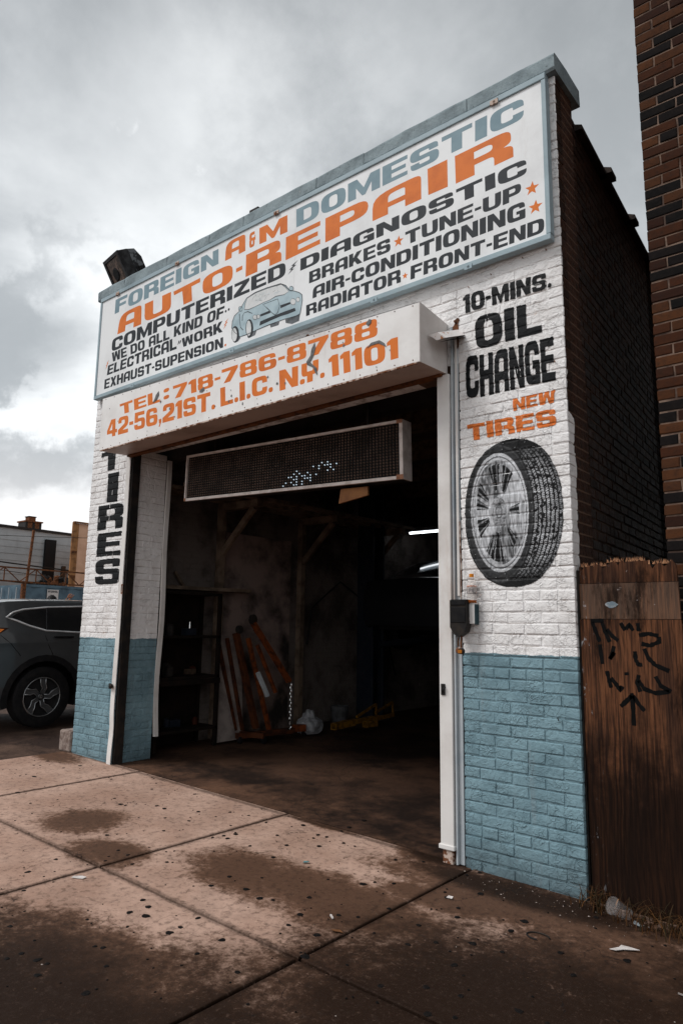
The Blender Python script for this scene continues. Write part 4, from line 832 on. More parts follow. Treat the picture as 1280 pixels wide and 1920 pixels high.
for c0, hw, r0, r1 in gaps:
    dd = np.abs((ad - c0 + 180) % 360 - 180); inside = (dd < hw * (.35 + .65 * rr)) & (rr > r0) & (rr < r1); st = .010 + np.where((np.abs(dd - hw * .45) < 1.5), .30, 0) * (.6 + ns)
    g = np.where(inside, np.clip(st, .008, .4), g)
g = np.where((rr < .30), .22 + nf * .35 + no * .35, g); g = np.where((rr < .14) & (rr > .10), .10, g)
g = np.clip(g, .006, .66)
g = np.where(vnoise(xg, zg_, 160, 12) > .975, .55, g)
ok = outer < 1.0; idx = -np.ones(xg.shape, int); vs = []; cs = []
for j in range(NZ):
    for i in range(NX):
        if ok[j, i]:
            idx[j, i] = len(vs); x, z = xg[j, i], zg_[j, i]; vs.append((x, wall_y(x, z) - .0024, z)); cs.append(g[j, i])
fs = [(idx[j, i], idx[j, i + 1], idx[j + 1, i + 1], idx[j + 1, i]) for j in range(NZ - 1) for i in range(NX - 1) if min(idx[j, i], idx[j, i + 1], idx[j + 1, i + 1], idx[j + 1, i]) >= 0]
t = NT('tyre_mural_paint'); at = t.n('ShaderNodeAttribute'); at.attribute_name = 'paint'; nb = t.bump(t.noise(16, 5, .62, dist=.6), .5, .010); nb = t.bump(t.noise(75, 5, .7, off=3), .45, .004, nb); t.fin(at.outputs['Color'], .5, 0, nb)
mb = MB(); mb.add(vs, fs); o = mb.build('painted_tyre', t.m, SH, smooth=True, fixn=False)
ca = o.data.color_attributes.new('paint', 'FLOAT_COLOR', 'POINT'); cs = np.array(cs); arr = np.ones((len(cs), 4)); arr[:, 0] = cs * .98; arr[:, 1] = cs; arr[:, 2] = cs * 1.04; ca.data.foreach_set('color', arr.ravel())
# ------------------------------------------------------------ door posts and guides
mb = MB(); mb.box(-.900, -.806, -.035, .07, .11, 3.18, b=.004)
mb.build('door_post', M_WPOST, SH)
mb = MB(); mb.box(-.893, -.818, -.028, .05, .0, .108, b=.012); mb.build('post_stub', M_RUSTW, SH)
mb = MB(); mb.box(-.912, -.800, -.042, .07, .10, .128, b=.004); mb.build('post_collar', M_WPOST, SH)
mb = MB(); mb.box(-.798, -.786, -.022, .05, .02, 3.52, b=.002); mb.box(-.785, -.752, .0, .05, .02, 3.52, b=.003); mb.build('guide_channel', M_GALV, SH)
MB().box(-.751, -.7425, .012, .05, .02, 3.5).build('joint_gap', M_DARK, SH)
mb = MB(); mb.box(-.775, -.756, -.009, .0, 1.66, 3.46, b=.003); mb.build('cable_conduit', M_WPOST, SH)
mb = MB(); mb.bbox(-.885, -.855, -.043, -.036, 1.03, 1.10, .002); mb.tube([(-.872, -.045, 1.05), (-.86, -.06, 1.065), (-.85, -.045, 1.08)], .004, 6); mb.build('latch', M_DARK, SH)
# left edging strip, a folded white sheet that buckles near the ground
bm_pts = []
mb = MB(); N = 40; sec = [(-.036, -.016), (.030, -.016), (.030, -.010), (-.036, -.010)]
for i in range(N + 1):
    z = .085 + (3.15 - .085) * i / N; k = max(0, (.9 - z)); dx = .012 * math.sin(z * 5.5) * math.exp(-z * .7) - .03 * max(0, .25 - z); dy = -.02 * k * abs(math.sin(z * 7))
    for a, b in sec: mb.v.append((-4.612 + a + dx, b + dy, z))
for i in range(N):
    for k in range(4): mb.f.append((i * 4 + k, i * 4 + (k + 1) % 4, i * 4 + 4 + (k + 1) % 4, i * 4 + 4 + k))
mb.f += [(3, 2, 1, 0), (N * 4, N * 4 + 1, N * 4 + 2, N * 4 + 3)]
mb.build('edging_strip', M_WPOST, SH, smooth=True, sharp=40)
MB().box(-4.606, -4.560, .006, .096, .09, 3.2).build('shutter_guide', M_DARK, SH)
mb = MB(); mb.box(-4.665, -4.635, -.045, -.028, .82, .87, b=.004); mb.lathe([(.022, 0), (.022, .02), (.012, .03)], 10, Matrix.Translation((-4.625, -.03, .845)) @ Matrix.Rotation(PI / 2, 4, 'X')); mb.build('padlock_hasp', M_DARK, SH)
mb = MB(); mb.box(-4.60, -4.588, -.0185, -.0165, 1.745, 1.84); mb.box(-4.588, -4.570, -.0185, -.0165, 1.745, 1.758); mb.box(-4.588, -4.570, -.0185, -.0165, 1.827, 1.84); mb.box(-4.572, -4.566, -.0185, -.0165, 1.758, 1.827); mb.build('rusty_tag', M_RUST, SH)
# inner frame of the left reveal, bent and rusting at the foot
mb = MB(); N = 30
for i in range(N + 1):
    z = .32 + (3.2 - .32) * i / N; dx = .014 * math.sin(z * 4.3 + 1) * math.exp(-z * .6)
    for a, b in ((-.005, .452), (.020, .452), (.020, .50), (-.005, .50)): mb.v.append((-4.60 + a + dx, b + dx, z))
for i in range(N):
    for k in range(4): mb.f.append((i * 4 + k, i * 4 + (k + 1) % 4, i * 4 + 4 + (k + 1) % 4, i * 4 + 4 + k))
mb.f += [(3, 2, 1, 0), (N * 4, N * 4 + 1, N * 4 + 2, N * 4 + 3)]
mb.build('inner_angle', M_WPOST, SH, smooth=True, sharp=40)
# rolled shutter behind the box, beam above the opening
mb = MB(); mb.tube([(-4.55, .16, 3.42), (-.82, .16, 3.42)], .13, 18); mb.build('shutter_roll', M_DARK, SH)
MB().box(-5.1, -.35, .50, .62, 3.22, 3.45).build('steel_beam', M_CEIL, SH)

# fixture and debris on the end of the box
M_BRKT = mat('rust_flecked_white', (.74, .70, .68), (.42, .19, .08), .6, 26, .58, .66)
t_ = thing('flood_bracket', (-.82, -.1, 3.44), 'small white rust-streaked angle fitting on the end of the shutter box', 'bracket')
Mx = Matrix.Translation((-.815, -.115, 3.42)) @ Matrix.Rotation(math.radians(23), 4, 'X')
mb = MB(); mb.prism([(-.16, -.024), (.16, -.024), (.16, .024), (-.16, .024)], lambda a, b, d: Mx @ Vector((d + (.05 if b < 0 else 0), a, b)), 0, .07); mb.build('housing', M_BRKT, t_)
mb = MB(); mb.add([Mx @ Vector(p) for p in ((.125, -.15, -.039), (.125, .15, -.039), (.06, .15, -.039), (.06, -.15, -.039))], [(0, 1, 2, 3)]); mb.build('lens', M_DARK, t_)
t_ = thing('broken_bolt', (-2.06, -.1, 3.70), 'rusty broken stub sticking out between the signboard and the shutter box', 'pipe stub')
mb = MB(); mb.tube([(-2.16, -.10, 3.72), (-2.10, -.13, 3.715), (-2.02, -.17, 3.695), (-1.97, -.2, 3.70)], [.022, .018, .013, .02], 8); mb.build('stub', M_RUST, t_)

# ------------------------------------------------------------ LED message board
LB = thing('led_board', (-2.75, .30, 2.86), 'dark LED message board in an aluminium frame hung inside the doorway', 'LED sign')
c_tl, c_tr, c_bl, c_br = Vector((-4.057, .30, 3.142)), Vector((-1.429, .30, 3.046)), Vector((-4.063, .30, 2.674)), Vector((-1.419, .30, 2.574))
def lb(u, v, d=0): p = (c_bl * (1 - u) + c_br * u) * (1 - v) + (c_tl * (1 - u) + c_tr * u) * v; return (p.x, p.y + d, p.z)
def lbox(u0, u1, v0, v1, d0, d1, name, m): 
    mb = MB(); mb.add([lb(u0, v0, d0), lb(u1, v0, d0), lb(u1, v1, d0), lb(u0, v1, d0), lb(u0, v0, d1), lb(u1, v0, d1), lb(u1, v1, d1), lb(u0, v1, d1)], [(0, 1, 2, 3), (7, 6, 5, 4), (0, 4, 5, 1), (1, 5, 6, 2), (2, 6, 7, 3), (3, 7, 4, 0)]); return mb.build(name, m, LB)
lbox(0, 1, 0, 1, .012, .115, 'cabinet', M_DARK); lbox(.008, .992, .04, .96, .006, .0115, 'face', M_LED)
lbox(.006, .994, 0, .055, -.012, .0115, 'frame', M_ALU); lbox(.006, .994, .955, 1, -.012, .0115, 'frame', M_ALU)
lbox(0, .0058, 0, 1, -.013, .0115, 'frame', M_ALU); lbox(.9942, 1.0, 0, 1, -.013, .0115, 'frame', M_ALU); lbox(1.0002, 1.006, 0, 1, -.013, .11, 'end_cap', M_ALU)
M_CORN = mat('copper_tape', (.36, .17, .10), (.25, .12, .07), .5, 20)
lbox(.982, 1.0065, -.004, .075, -.0145, -.0125, 'corner', M_CORN); lbox(.985, 1.0065, .94, 1.004, -.0145, -.0125, 'corner', M_CORN); lbox(-.001, .009, -.004, .06, -.0145, -.0135, 'corner', M_CORN)
pat = {}
rows_ = ["..............x.x...", "...........x.x.xxx.x", ".....x.......x...x..", "....x.x..x......x.x.", "..xx.x.xx.x.x.......", "....xx..xxx.........", ".x.x.x.x..x.........", "x...xx.x............"]
mb = MB(); ml = MB(); NU, NV = 80, 17
for i in range(NU):
    for j in range(NV):
        u = .012 + .976 * (i + .5) / NU; v = .075 + .86 * (j + .5) / NV
        rI = i - 41; rJ = j; on = 0 <= rI < 20 and 0 <= rJ < 8 and rows_[7 - rJ][rI] == 'x'
        p = Vector(lb(u, v, .005)); s = .0058 if on else .0098; tgt = ml if on else mb
        n_ = 6; tgt = MB() if on else mb; tgt.add([(p.x + s * math.cos(2 * PI * k / n_), p.y, p.z + s * math.sin(2 * PI * k / n_)) for k in range(n_)] + [(p.x + s * .55 * math.cos(2 * PI * k / n_), p.y - .009, p.z + s * .55 * math.sin(2 * PI * k / n_)) for k in range(n_)],
                       [(k, (k + 1) % n_, n_ + (k + 1) % n_, n_ + k) for k in range(n_)] + [tuple(n_ + k for k in range(n_))])
        if on: tgt.build('lit_led', M_LIT, LB)
tag(mb.build('led_lenses', M_LEDDOT, LB), kind='stuff')
for x in (-3.7, -1.8): MB().bar((x, .36, 3.08), (x, .36, 3.6), .02, .02).build('hanger', M_DARK, LB)
t_ = thing('wooden_wedge', (-1.9, .36, 2.5), 'scrap of orange-brown board hanging under the right end of the LED board', 'wood scrap')
MB().prism([(-2.10, 2.46), (-1.80, 2.50), (-1.80, 2.57), (-2.08, 2.58)], lambda a, b, d: (a, .36 + d, b), 0, .02).build('scrap', mat('raw_board', (.30, .14, .06), (.2, .09, .045), .7, 5), t_)

# ------------------------------------------------------------ key-switch box, bottle, junction box, padlock
kb = thing('switch_box', (-.72, -.05, 1.53), 'black box with a pointed lower edge fixed beside the white door post', 'switch box')
mb = MB(); mb.prism([(-.780, 1.46), (-.750, 1.415), (-.72, 1.40), (-.675, 1.43), (-.662, 1.47), (-.662, 1.635), (-.770, 1.635), (-.780, 1.625)], lambda a, b, d: (a, -.035 - d, b), 0, .062); mb.build('case', M_DARK, kb)
mb = MB(); mb.bbox(-.776, -.664, -.104, -.0975, 1.60, 1.632, .002); mb.bbox(-.772, -.667, -.101, -.0975, 1.49, 1.585, .002); mb.build('lid', M_BLACK, kb)
mb = MB(); mb.tube([(-.731, -.07, 1.405), (-.733, -.075, 1.37), (-.735, -.07, 1.34)], .006, 8); mb.tube([(-.713, -.07, 1.405), (-.712, -.08, 1.36), (-.712, -.078, 1.335)], .007, 8); mb.build('cable', M_RUST, kb)
pl = thing('hanging_plug', (-.72, -.08, 1.32), 'round orange-faced plug dangling from the cable below the black box', 'plug')
mb = MB(); Mx = Matrix.Translation((-.728, -.055, 1.315)) @ Matrix.Rotation(PI / 2, 4, 'X'); mb.lathe([(.020, 0), (.020, .028), (.014, .034)], 14, Mx); mb.build('socket', M_RUSTW, pl)
Mx = Matrix.Translation((-.707, -.072, 1.312)) @ Matrix.Rotation(PI / 2, 4, 'X'); MB().lathe([(.0195, 0), (.0195, .026), (.017, .028)], 14, Mx).build('shell', M_DARK, pl)
mb = MB(); M_ORF = mat('orange_plastic', (.62, .22, .02), (.5, .16, .02), .4, 20)
for k in range(3): mb.box(-.721, -.694, -.1035, -.1005, 1.303 + k * .0075 - .002, 1.307 + k * .0075 - .002)
mb.build('face_bars', M_ORF, pl)
M_TEALD = mat('dark_teal_edge', (.03, .055, .065), None, .6, 9)
jb = thing('junction_box', (-.64, -.02, 1.56), 'white scuffed junction box on the brick wall right of the black box', 'junction box')
mb = MB(); mb.bbox(-.676, -.626, -.055, -.004, 1.482, 1.612, .004); mb.build('case', M_WPOST, jb)
mb = MB(); mb.bbox(-.6258, -.6225, -.055, -.004, 1.478, 1.606, .001); mb.build('gasket', M_TEALD, jb)
mb = MB(); mb.prism([(-.668, 1.50), (-.655, 1.55), (-.640, 1.565), (-.636, 1.53), (-.650, 1.495)], lambda a, b, d: (a, -.0556 - d, b), 0, .001); mb.build('scuff', M_BOXSIDE, jb)
bt = thing('plastic_bottle', (-.652, -.045, 1.613), 'clear plastic drink bottle with an orange cap standing on the junction box', 'bottle')
def glassy(name, col, alpha=.0, ior=1.33, rough=.02):
    t = NT(name); t.fin(col, rough); t.b.inputs['Transmission Weight'].default_value = 1.0; t.b.inputs['IOR'].default_value = ior; return t.m
M_PET = glassy('clear_bottle', (.93, .9, .88), ior=1.12, rough=.08); bz = 1.613; bxx, byy = -.652, -.040
prof = [(.027, 0), (.030, .006), (.030, .05), (.0285, .056), (.030, .062), (.0305, .105), (.0295, .112), (.030, .12), (.024, .142), (.014, .160), (.0125, .168)]
MB().lathe(prof, 24, Matrix.Translation((bxx, byy, bz))).build('shell', M_PET, bt, smooth=True, sharp=50)
MB().lathe([(.0275, .002), (.0285, .018)], 20, Matrix.Translation((bxx, byy, bz))).build('drink', mat('orange_drink', (.42, .12, .03), None, .2, 5, bs=0), bt)
MB().lathe([(.0145, .164), (.0148, .183), (.013, .186)], 20, Matrix.Translation((bxx, byy, bz))).build('cap', M_ORF, bt)
mb = MB(); mb.lathe([(.0306, .060), (.0311, .061), (.0311, .104), (.0306, .105)], 24, Matrix.Translation((bxx, byy, bz)), cap=False); mb.build('label', mat('grey_bottle_label', (.22, .20, .20), (.42, .38, .36), .5, 60, .45, .55), bt)
mb = MB(); mb.lathe([(.0308, .105), (.0312, .105), (.0312, .109), (.0308, .109)], 24, Matrix.Translation((bxx, byy, bz)), cap=False); mb.build('label_band', M_OR, bt)
# cracks of rust where mortar fell out by the box
for (x, z, r, s_) in [(-.765, 3.50, .03, .05), (-.755, 3.56, .025, .02), (-.752, 3.40, .012, .05)]:
    mb = MB(); mb.prism([(x + r * rnd.uniform(.6, 1.1) * math.cos(2 * PI * k / 9), z + s_ * rnd.uniform(.6, 1.2) * math.sin(2 * PI * k / 9)) for k in range(9)], lambda a, b, d: (a, -.0055 + d, b), 0, .004); mb.build('bare_patch', M_RUST, SH)
# loose wire drooping from conduit to bottle, small hooks
mb = MB(); mb.tube([(-.748, -.012, 2.15), (-.741, -.02, 2.0), (-.736, -.022, 1.85), (-.74, -.02, 1.72), (-.742, -.02, 1.64)], .0035, 6); mb.build('loose_wire', M_RUSTW, SH)
for (x, z) in [(-.26, 3.86), (-.49, 3.82), (-.10, 3.86), (-.66, 3.78), (-.13, .95), (-.07, 3.10)]:
    mb = MB(); mb.tube([(x, .0, z), (x + .004, -.012, z), (x + .012, -.018, z - .012)], .003, 5); mb.build('old_hook', M_RUST if z > 2 else M_DARK, SH)

# ------------------------------------------------------------ floodlight and vent on the roof
fl_ = thing('flood_light', (-5.02, .12, 5.2), 'weathered black box floodlight tilted over the left end of the roof edge', 'floodlight')
Mx = Matrix.Translation((-5.19, .20, 5.51)) @ Matrix.Rotation(math.radians(-12), 4, 'Z') @ Matrix.Rotation(math.radians(30), 4, 'X') @ Matrix.Rotation(math.radians(3), 4, 'Y')
M_FLB = mat('weathered_black_casting', (.022, .021, .022), (.05, .05, .052), .5, 12)
MB().bbox(-.19, .19, -.15, -.02, -.195, .195, .012, Mx).build('housing', M_FLB, fl_)
mb = MB(); mb.prism([(-.02, -.18), (.11, -.13), (.11, .08), (.06, .18), (-.02, .19)], lambda a, b, d: Mx @ Vector((d, a, b)), -.185, .185); mb.build('back_cover', mat('peeling_grey_casting', (.16, .17, .18), (.03, .03, .032), .6, 14, .45, .55), fl_)
for k in range(4): MB().bbox(.181, .205, -.01 + k * .028, .006 + k * .028, -.17, -.02, .002, Mx).build('cooling_fin', M_FLB, fl_)
mb = MB()
for (a, b, c, d) in ((-.205, .205, -.19, -.155), (-.205, .205, .155, .19), (-.205, -.17, -.154, .154), (.17, .205, -.154, .154)): mb.box(a, b, -.172, -.151, c, d, Mx)
mb.build('front_frame', M_FLB, fl_)
t = NT('dirty_lamp_glass'); c = t.mix(t.step(t.noise(14, 6, .7), .4, .7), (.03, .022, .018), (.20, .13, .10)); t.fin(c, .18); MB().box(-.169, .169, -.160, -.152, -.153, .153, Mx).build('glass', t.m, fl_)
MB().lathe([(.075, 0), (.06, .008)], 18, Mx @ Matrix.Translation((-.03, -.1605, -.01)) @ Matrix.Rotation(PI / 2, 4, 'X')).build('lamp_reflector', M_BLACK, fl_)
mb = MB(); mb.bar((-5.16, .2, 5.21), (-5.16, .2, 5.42), .03, .012); mb.bar((-4.86, .2, 5.21), (-4.86, .2, 5.42), .03, .012); mb.bar((-5.17, .2, 5.22), (-4.85, .2, 5.22), .012, .04); mb.build('yoke', M_DARK, fl_)
vt = thing('roof_vent', (-3.06, .2, 5.2), 'small whitish block standing on the middle of the parapet coping', 'vent block')
MB().bbox(-3.12, -2.95, .12, .36, 5.21, 5.33, .008).build('block', M_BOXSIDE, vt); MB().bbox(-3.05, -2.93, .10, .34, 5.331, 5.365, .006).build('cap', M_DARK, vt)
ar = thing('wire_loop_bracket', (-4.0, .1, 5.2), 'thin rusty wire lying along the parapet coping left of the vent block', 'wire')
MB().tube([(-5.3, .02, 5.215), (-4.6, .03, 5.222), (-4.1, .02, 5.218), (-3.5, .03, 5.23), (-3.2, .02, 5.22)], .005, 6).build('wire', M_RUST, ar)

# ------------------------------------------------------------ neighbouring brick building
NB = thing('neighbour_building', (3.0, .17, 0), 'tall dark brown brick building at the right edge beyond the plywood hoarding', 'building')
gx, gy = .470, .170
W2 = Wall(); W2.face((gx, gy, 0), (1, 0, 0), (0, -1, 0), 0, 3.0, 0, 9.2, first=.203, header_every=9999, rough=.0022)
for it in W2.items: pass
# Flemish-looking mixture: re-lay with alternating headers
W2 = Wall()
for k in range(0, 136):
    zc = k * CH + CH / 2; pos = -(.0 if k % 2 else 0.0); seq = 0
    while pos < 3.0:
        if seq == 0: L = .203 if k % 2 == 0 else .0965
        elif k % 6 == 2: L = .0965
        else: L = .203 if rnd.random() < .86 else .0965
        a = pos + L / 2; c = Vector((gx + a, gy + rnd.uniform(-.002, .002), zc + rnd.uniform(-.0015, .0015)))
        W2.items.append([L, rnd.randrange(8), Matrix.Translation(c) @ Matrix.Rotation(rnd.uniform(-.008, .008), 4, 'Y'), c, .08, .0022, L]); pos += L + JT; seq += 1
camv = Vector((1.54, -4.0, 1.45))
def nbkey(it):
    c = it[3]; d = (c - camv).length; return d + (100 if c.x - gx > .62 + max(0, c.z - 1.2) * .02 else 0)
lay(W2, NB, M_NBRICK, 300, key=nbkey)
mb = MB(); mb.box(gx + .006, 7.5, gy + .0065, 12.0, -.2, 9.25); mb.build('mortar_body', M_MORTAR, NB)
W4 = Wall(); W4.face((gx, gy, 0), (0, 1, 0), (-1, 0, 0), .11, 4.0, 0, 9.2, first=.0965, rough=.0022)
lay(W4, NB, M_NBRICK, 0, stuff='flank_brickwork')
M_NBW = M_NBRICK
W5 = Wall(); W5.face((gx + 3.2, gy, 0), (1, 0, 0), (0, -1, 0), 0, 3.8, 0, 9.2, header_every=9999); lay(W5, NB, M_NBRICK, 0, stuff='front_brickwork')
MB().box(gx - .05, 7.55, gy - .06, 12.05, 9.26, 9.45).build('coping', M_CONC, NB)

# ------------------------------------------------------------ plywood hoarding
def ply_mat():
    t = NT('weathered_plywood'); x, y, z = t.xyz()
    wv = t.n('ShaderNodeTexWave', wave_type='BANDS', bands_direction='X', wave_profile='SIN'); wv.inputs['Scale'].default_value = 9; wv.inputs['Distortion'].default_value = 13; wv.inputs['Detail'].default_value = 3; wv.inputs['Detail Scale'].default_value = .9
    t.put(wv.inputs['Vector'], t.scale(t.pos(), (1.0, 1, .20)))
    gr = wv.outputs['Fac']; fine = t.noise(1, 5, .7, v=t.scale(t.pos(), (95, 95, 3.2)))
    pt = t.noise(1, 5, .65, v=t.scale(t.pos(), (7, 5, 1.5)), off=0)
    c = t.mix(t.step(pt, .35, .65), (.15, .062, .030), (.060, .028, .017)); c = t.mix(t.math('MULTIPLY', t.step(gr, .45, .9), t.math('MULTIPLY', .75, t.step(t.noise(2.2, 3, off=6), .40, .60))), c, (.022, .012, .009)); c = t.mix(t.math('MULTIPLY', t.step(fine, .42, .60), .75), c, (.018, .010, .008))
    band = t.math('MULTIPLY', t.step(z, 1.518, 1.520), t.step(z, 1.722, 1.720)); c = t.mix(t.math('MULTIPLY', band, .35), c, (.17, .115, .085))
    st = t.math('MAXIMUM', t.step(t.noise(1, 6, .75, v=t.scale(t.pos(), (6, 4, 1.6))), .50, .66), t.step(t.math('ADD', z, t.math('MULTIPLY', t.noise(4, 6, .75, off=2), 1.3)), 1.75, 1.15))
    c = t.mix(t.math('MULTIPLY', st, .85), c, (.0075, .0045, .0035))
    flk = t.math('MULTIPLY', t.step(t.noise(13, 6, .8, v=t.scale(t.pos(), (1.5, 1, .6))), .60, .66), t.step(x, .12, .03)); c = t.mix(flk, c, (.32, .33, .35))
    spl = t.step(t.noise(17, 5, .75, off=3), .66, .70); c = t.mix(t.math('MULTIPLY', spl, t.step(z, 1.3, 1.5)), c, (.30, .26, .25))
    nb = t.bump(gr, .5, .004); nb = t.bump(fine, .6, .004, nb); return spec(t.fin(c, .85, 0, nb), .04)
M_PLY = ply_mat(); HD = thing('plywood_hoarding', (.28, .03, 0), 'dark weathered plywood sheets blocking the gap, scrawled with black marks and torn at the top', 'hoarding')
top = []; n = 26
for k in range(n + 1):
    x = .012 + (.545 - .012) * k / n; s_ = math.sin(k * .5) * .008; top.append((x, 1.830 + s_ + rnd.uniform(-.034, .018) * (1 if k % 3 else .4) + (.02 if 8 < k < 19 else 0)))
MB().prism([(.014, 1.722), (.548, 1.722)] + top[::-1], lambda a, b, d: (a, .045 + d, b), 0, .016).build('plywood_sheet', M_PLY, HD)
MB().prism([(.014, 1.519), (.552, 1.519), (.550, 1.719), (.012, 1.719)], lambda a, b, d: (a, .040 + d, b), 0, .018).build('plywood_sheet', M_PLY, HD)
MB().prism([(.020, -.03), (.62, -.03), (.60, .6), (.556, 1.516), (.012, 1.516), (.016, .7)], lambda a, b, d: (a, .032 + d, b), 0, .018).build('plywood_sheet', M_PLY, HD)
mb = MB(); M_SPL = mat('fresh_splinter_wood', (.42, .22, .12), (.24, .11, .06), .8, 40)
for _ in range(150):
    k = rnd.random(); x = .02 + .50 * k; zt = 1.832 + (.02 if .3 < k < .72 else 0); l = rnd.uniform(.005, .03); a = rnd.uniform(-.9, .9); yy = rnd.uniform(.043, .062)
    p = Vector((x, yy, zt)); q = p + Vector((math.sin(a) * l, rnd.uniform(-.008, .004), math.cos(a) * l * .7)); w_ = rnd.uniform(.0015, .004)
    mb.add([p + Vector((-w_, 0, -.012)), p + Vector((w_, 0, -.012)), q, p + Vector((0, .003, -.012))], [(0, 1, 2), (1, 3, 2), (3, 0, 2)])
tag(mb.build('splinters', M_SPL, HD), kind='stuff')
MB().box(.0035, .011, .028, .05, 0, 1.8).build('gap_shade_strip', M_DARK, HD)  # dark strip put in the open gap as painted shade
M_TAGP = mat('black_marker', (.002, .002, .002), (.004, .004, .004), .8, 20)
for st in GRAF:
    r = .0115; mb = MB(); pts = [Vector((a, 0, b)) for a, b in st]; fine = []
    for i in range(len(pts) - 1):
        for k in range(4): fine.append(pts[i].lerp(pts[i + 1], k / 4))
    fine.append(pts[-1]); L = []
    for i, p in enumerate(fine):
        a = fine[max(0, i - 1)]; b = fine[min(len(fine) - 1, i + 1)]; d = (b - a).normalized(); nn_ = Vector((-d.z, 0, d.x)); rr = r * rnd.uniform(.75, 1.15); L += [p + nn_ * rr, p - nn_ * rr]
    mb.add([(p.x, .0312, p.z) for p in L], [(2 * i, 2 * i + 1, 2 * i + 3, 2 * i + 2) for i in range(len(fine) - 1)]); mb.build('scrawl_mark', M_TAGP, HD, fixn=False)
mb = MB(); mb.prism([(.19 + .035 * math.cos(a) * rnd.uniform(.8, 1.3), 1.60 + .018 * math.sin(a) * rnd.uniform(.7, 1.3)) for a in (2 * PI * k / 14 for k in range(14))], lambda a, b, d: (a, .0395 - d, b), 0, .0008); mb.build('torn_sticker', mat('faded_blue_sticker', (.13, .17, .20), (.3, .3, .3), .7, 40), HD)

# ------------------------------------------------------------ weeds, cup, litter
def blade(mb, x, y, h, lean, az, w_=.004):
    pts = []; n = 5
    for k in range(n + 1):
        t_ = k / n; pts.append((x + math.cos(az) * lean * t_ ** 2, y + math.sin(az) * lean * t_ ** 2, zg(x) + h * (t_ - .35 * t_ ** 3 * min(1, lean / h))))
    s_ = Vector((-math.sin(az), math.cos(az), 0)); V = []
    for k, p in enumerate(pts):
        ww = w_ * (1 - k / n) ** .7 + .0003; V += [Vector(p) + s_ * ww, Vector(p) - s_ * ww]
    mb.add(V, [(2 * i, 2 * i + 1, 2 * i + 3, 2 * i + 2) for i in range(n)])
t = NT('dry_weed_blades'); r = t.rand(); c = t.mix(t.step(r, .1, .9), (.065, .028, .011), (.022, .018, .009)); c = t.mix(t.step(r, .90, .97), c, (.20, .09, .03)); t.fin(c, .7); M_WEED = t.m
def weeds(name, cx_, n, sx, sy, h, label):
    mb = MB()
    for _ in range(n):
        x = rnd.gauss(cx_[0], sx); y = rnd.gauss(cx_[1], sy)
        if x < .02 and y > -.03: x = abs(x) + .03
        if y > .02: y = .02 - rnd.random() * .08
        blade(mb, x, y, rnd.uniform(.4, 1.0) * h, rnd.uniform(.2, 1.1) * h, rnd.uniform(0, 2 * PI), rnd.uniform(.0015, .0042))
    o = mb.build(name, M_WEED, fixn=False); tag(o, label, 'weeds', kind='stuff')
weeds('weeds', (.07, -.06), 70, .05, .035, .15, 'dry grassy weeds at the foot of the brick corner')
weeds('weeds', (.42, -.10), 210, .16, .06, .14, 'tangle of dry brown weeds along the foot of the plywood')
weeds('weeds', (.95, -.05), 170, .22, .08, .14, 'dark weeds at the foot of the neighbouring wall')
t = NT('clear_plastic_cup'); t.fin((.7, .66, .65), .12); t.b.inputs['Specular IOR Level'].default_value = .5; t.b.inputs['Alpha'].default_value = .07
cup = thing('plastic_cup', (.215, -.11, 0), 'clear plastic cup with a round lid lying among the weeds by the plywood', 'cup')
Mx = Matrix.Translation((.215, -.11, zg(.215) + .045)) @ Matrix.Rotation(math.radians(-35), 4, 'Z') @ Matrix.Rotation(math.radians(62), 4, 'X')
MB().lathe([(.027, -.06), (.029, -.058), (.041, .045), (.044, .050), (.043, .052), (.0395, .046), (.0275, -.054), (.0, -.054)], 28, Mx, cap=False).build('cup_wall', t.m, cup, smooth=True, sharp=40)
MB().lathe([(.045, .050), (.046, .055), (.044, .059), (.034, .060), (.033, .0575), (.0, .0575)], 28, Mx, cap=False).build('lid', t.m, cup, smooth=True, sharp=40)
def scrap(name, pts, x, y, rot, m, label, cat='litter', h=.002, curl=.006):
    mb = MB(); c, s_ = math.cos(rot), math.sin(rot); P_ = [(x + a * c - b * s_, y + a * s_ + b * c) for a, b in pts]; n = len(P_)
    zt = [zg(a) + .0035 + curl * rnd.random() for a, b in P_]
    cxx = sum(p[0] for p in P_) / n; cyy = sum(p[1] for p in P_) / n
    mb.add([(a, b, z + h) for (a, b), z in zip(P_, zt)] + [(cxx, cyy, zg(cxx) + .003 + h)] + [(a, b, z) for (a, b), z in zip(P_, zt)], [(i, (i + 1) % n, n) for i in range(n)] + [(i, n + 1 + i, n + 1 + (i + 1) % n, (i + 1) % n) for i in range(n)] + [tuple(n + 1 + i for i in reversed(range(n)))])
    o = mb.build(name, m); tag(o, label, cat)
M_DULL = mat('dirty_white_plastic', (.30, .26, .24), None, .6, 20)
scrap('paper_scrap', [(-.06, -.03), (-.03, -.035), (.0, -.005), (.07, .01), (.03, .035), (-.01, .03), (-.02, .01)], .335, -.45, .3, M_PAPER, 'torn pale paper scrap on the dark pavement at the lower right')
scrap('paper_scrap', [(-.04, -.012), (.03, -.018), (.042, .006), (.01, .018), (-.035, .012)], -2.20, -1.72, .6, M_PAPER, 'small white scrap beside the slab joint at the left')
scrap('wrapper', [(-.018, -.008), (.016, -.01), (.02, .006), (-.015, .01)], -1.47, -.65, .5, mat('teal_wrapper', (.08, .22, .24), None, .5, 9), 'small teal wrapper on the pavement in front of the doorway')
scrap('dead_leaf', [(-.03, -.004), (0, -.018), (.03, 0), (.005, .016)], -.74, -1.23, .2, mat('dead_leaf', (.20, .09, .04), None, .8, 20), 'curled brown dead leaf near the middle slab joint')
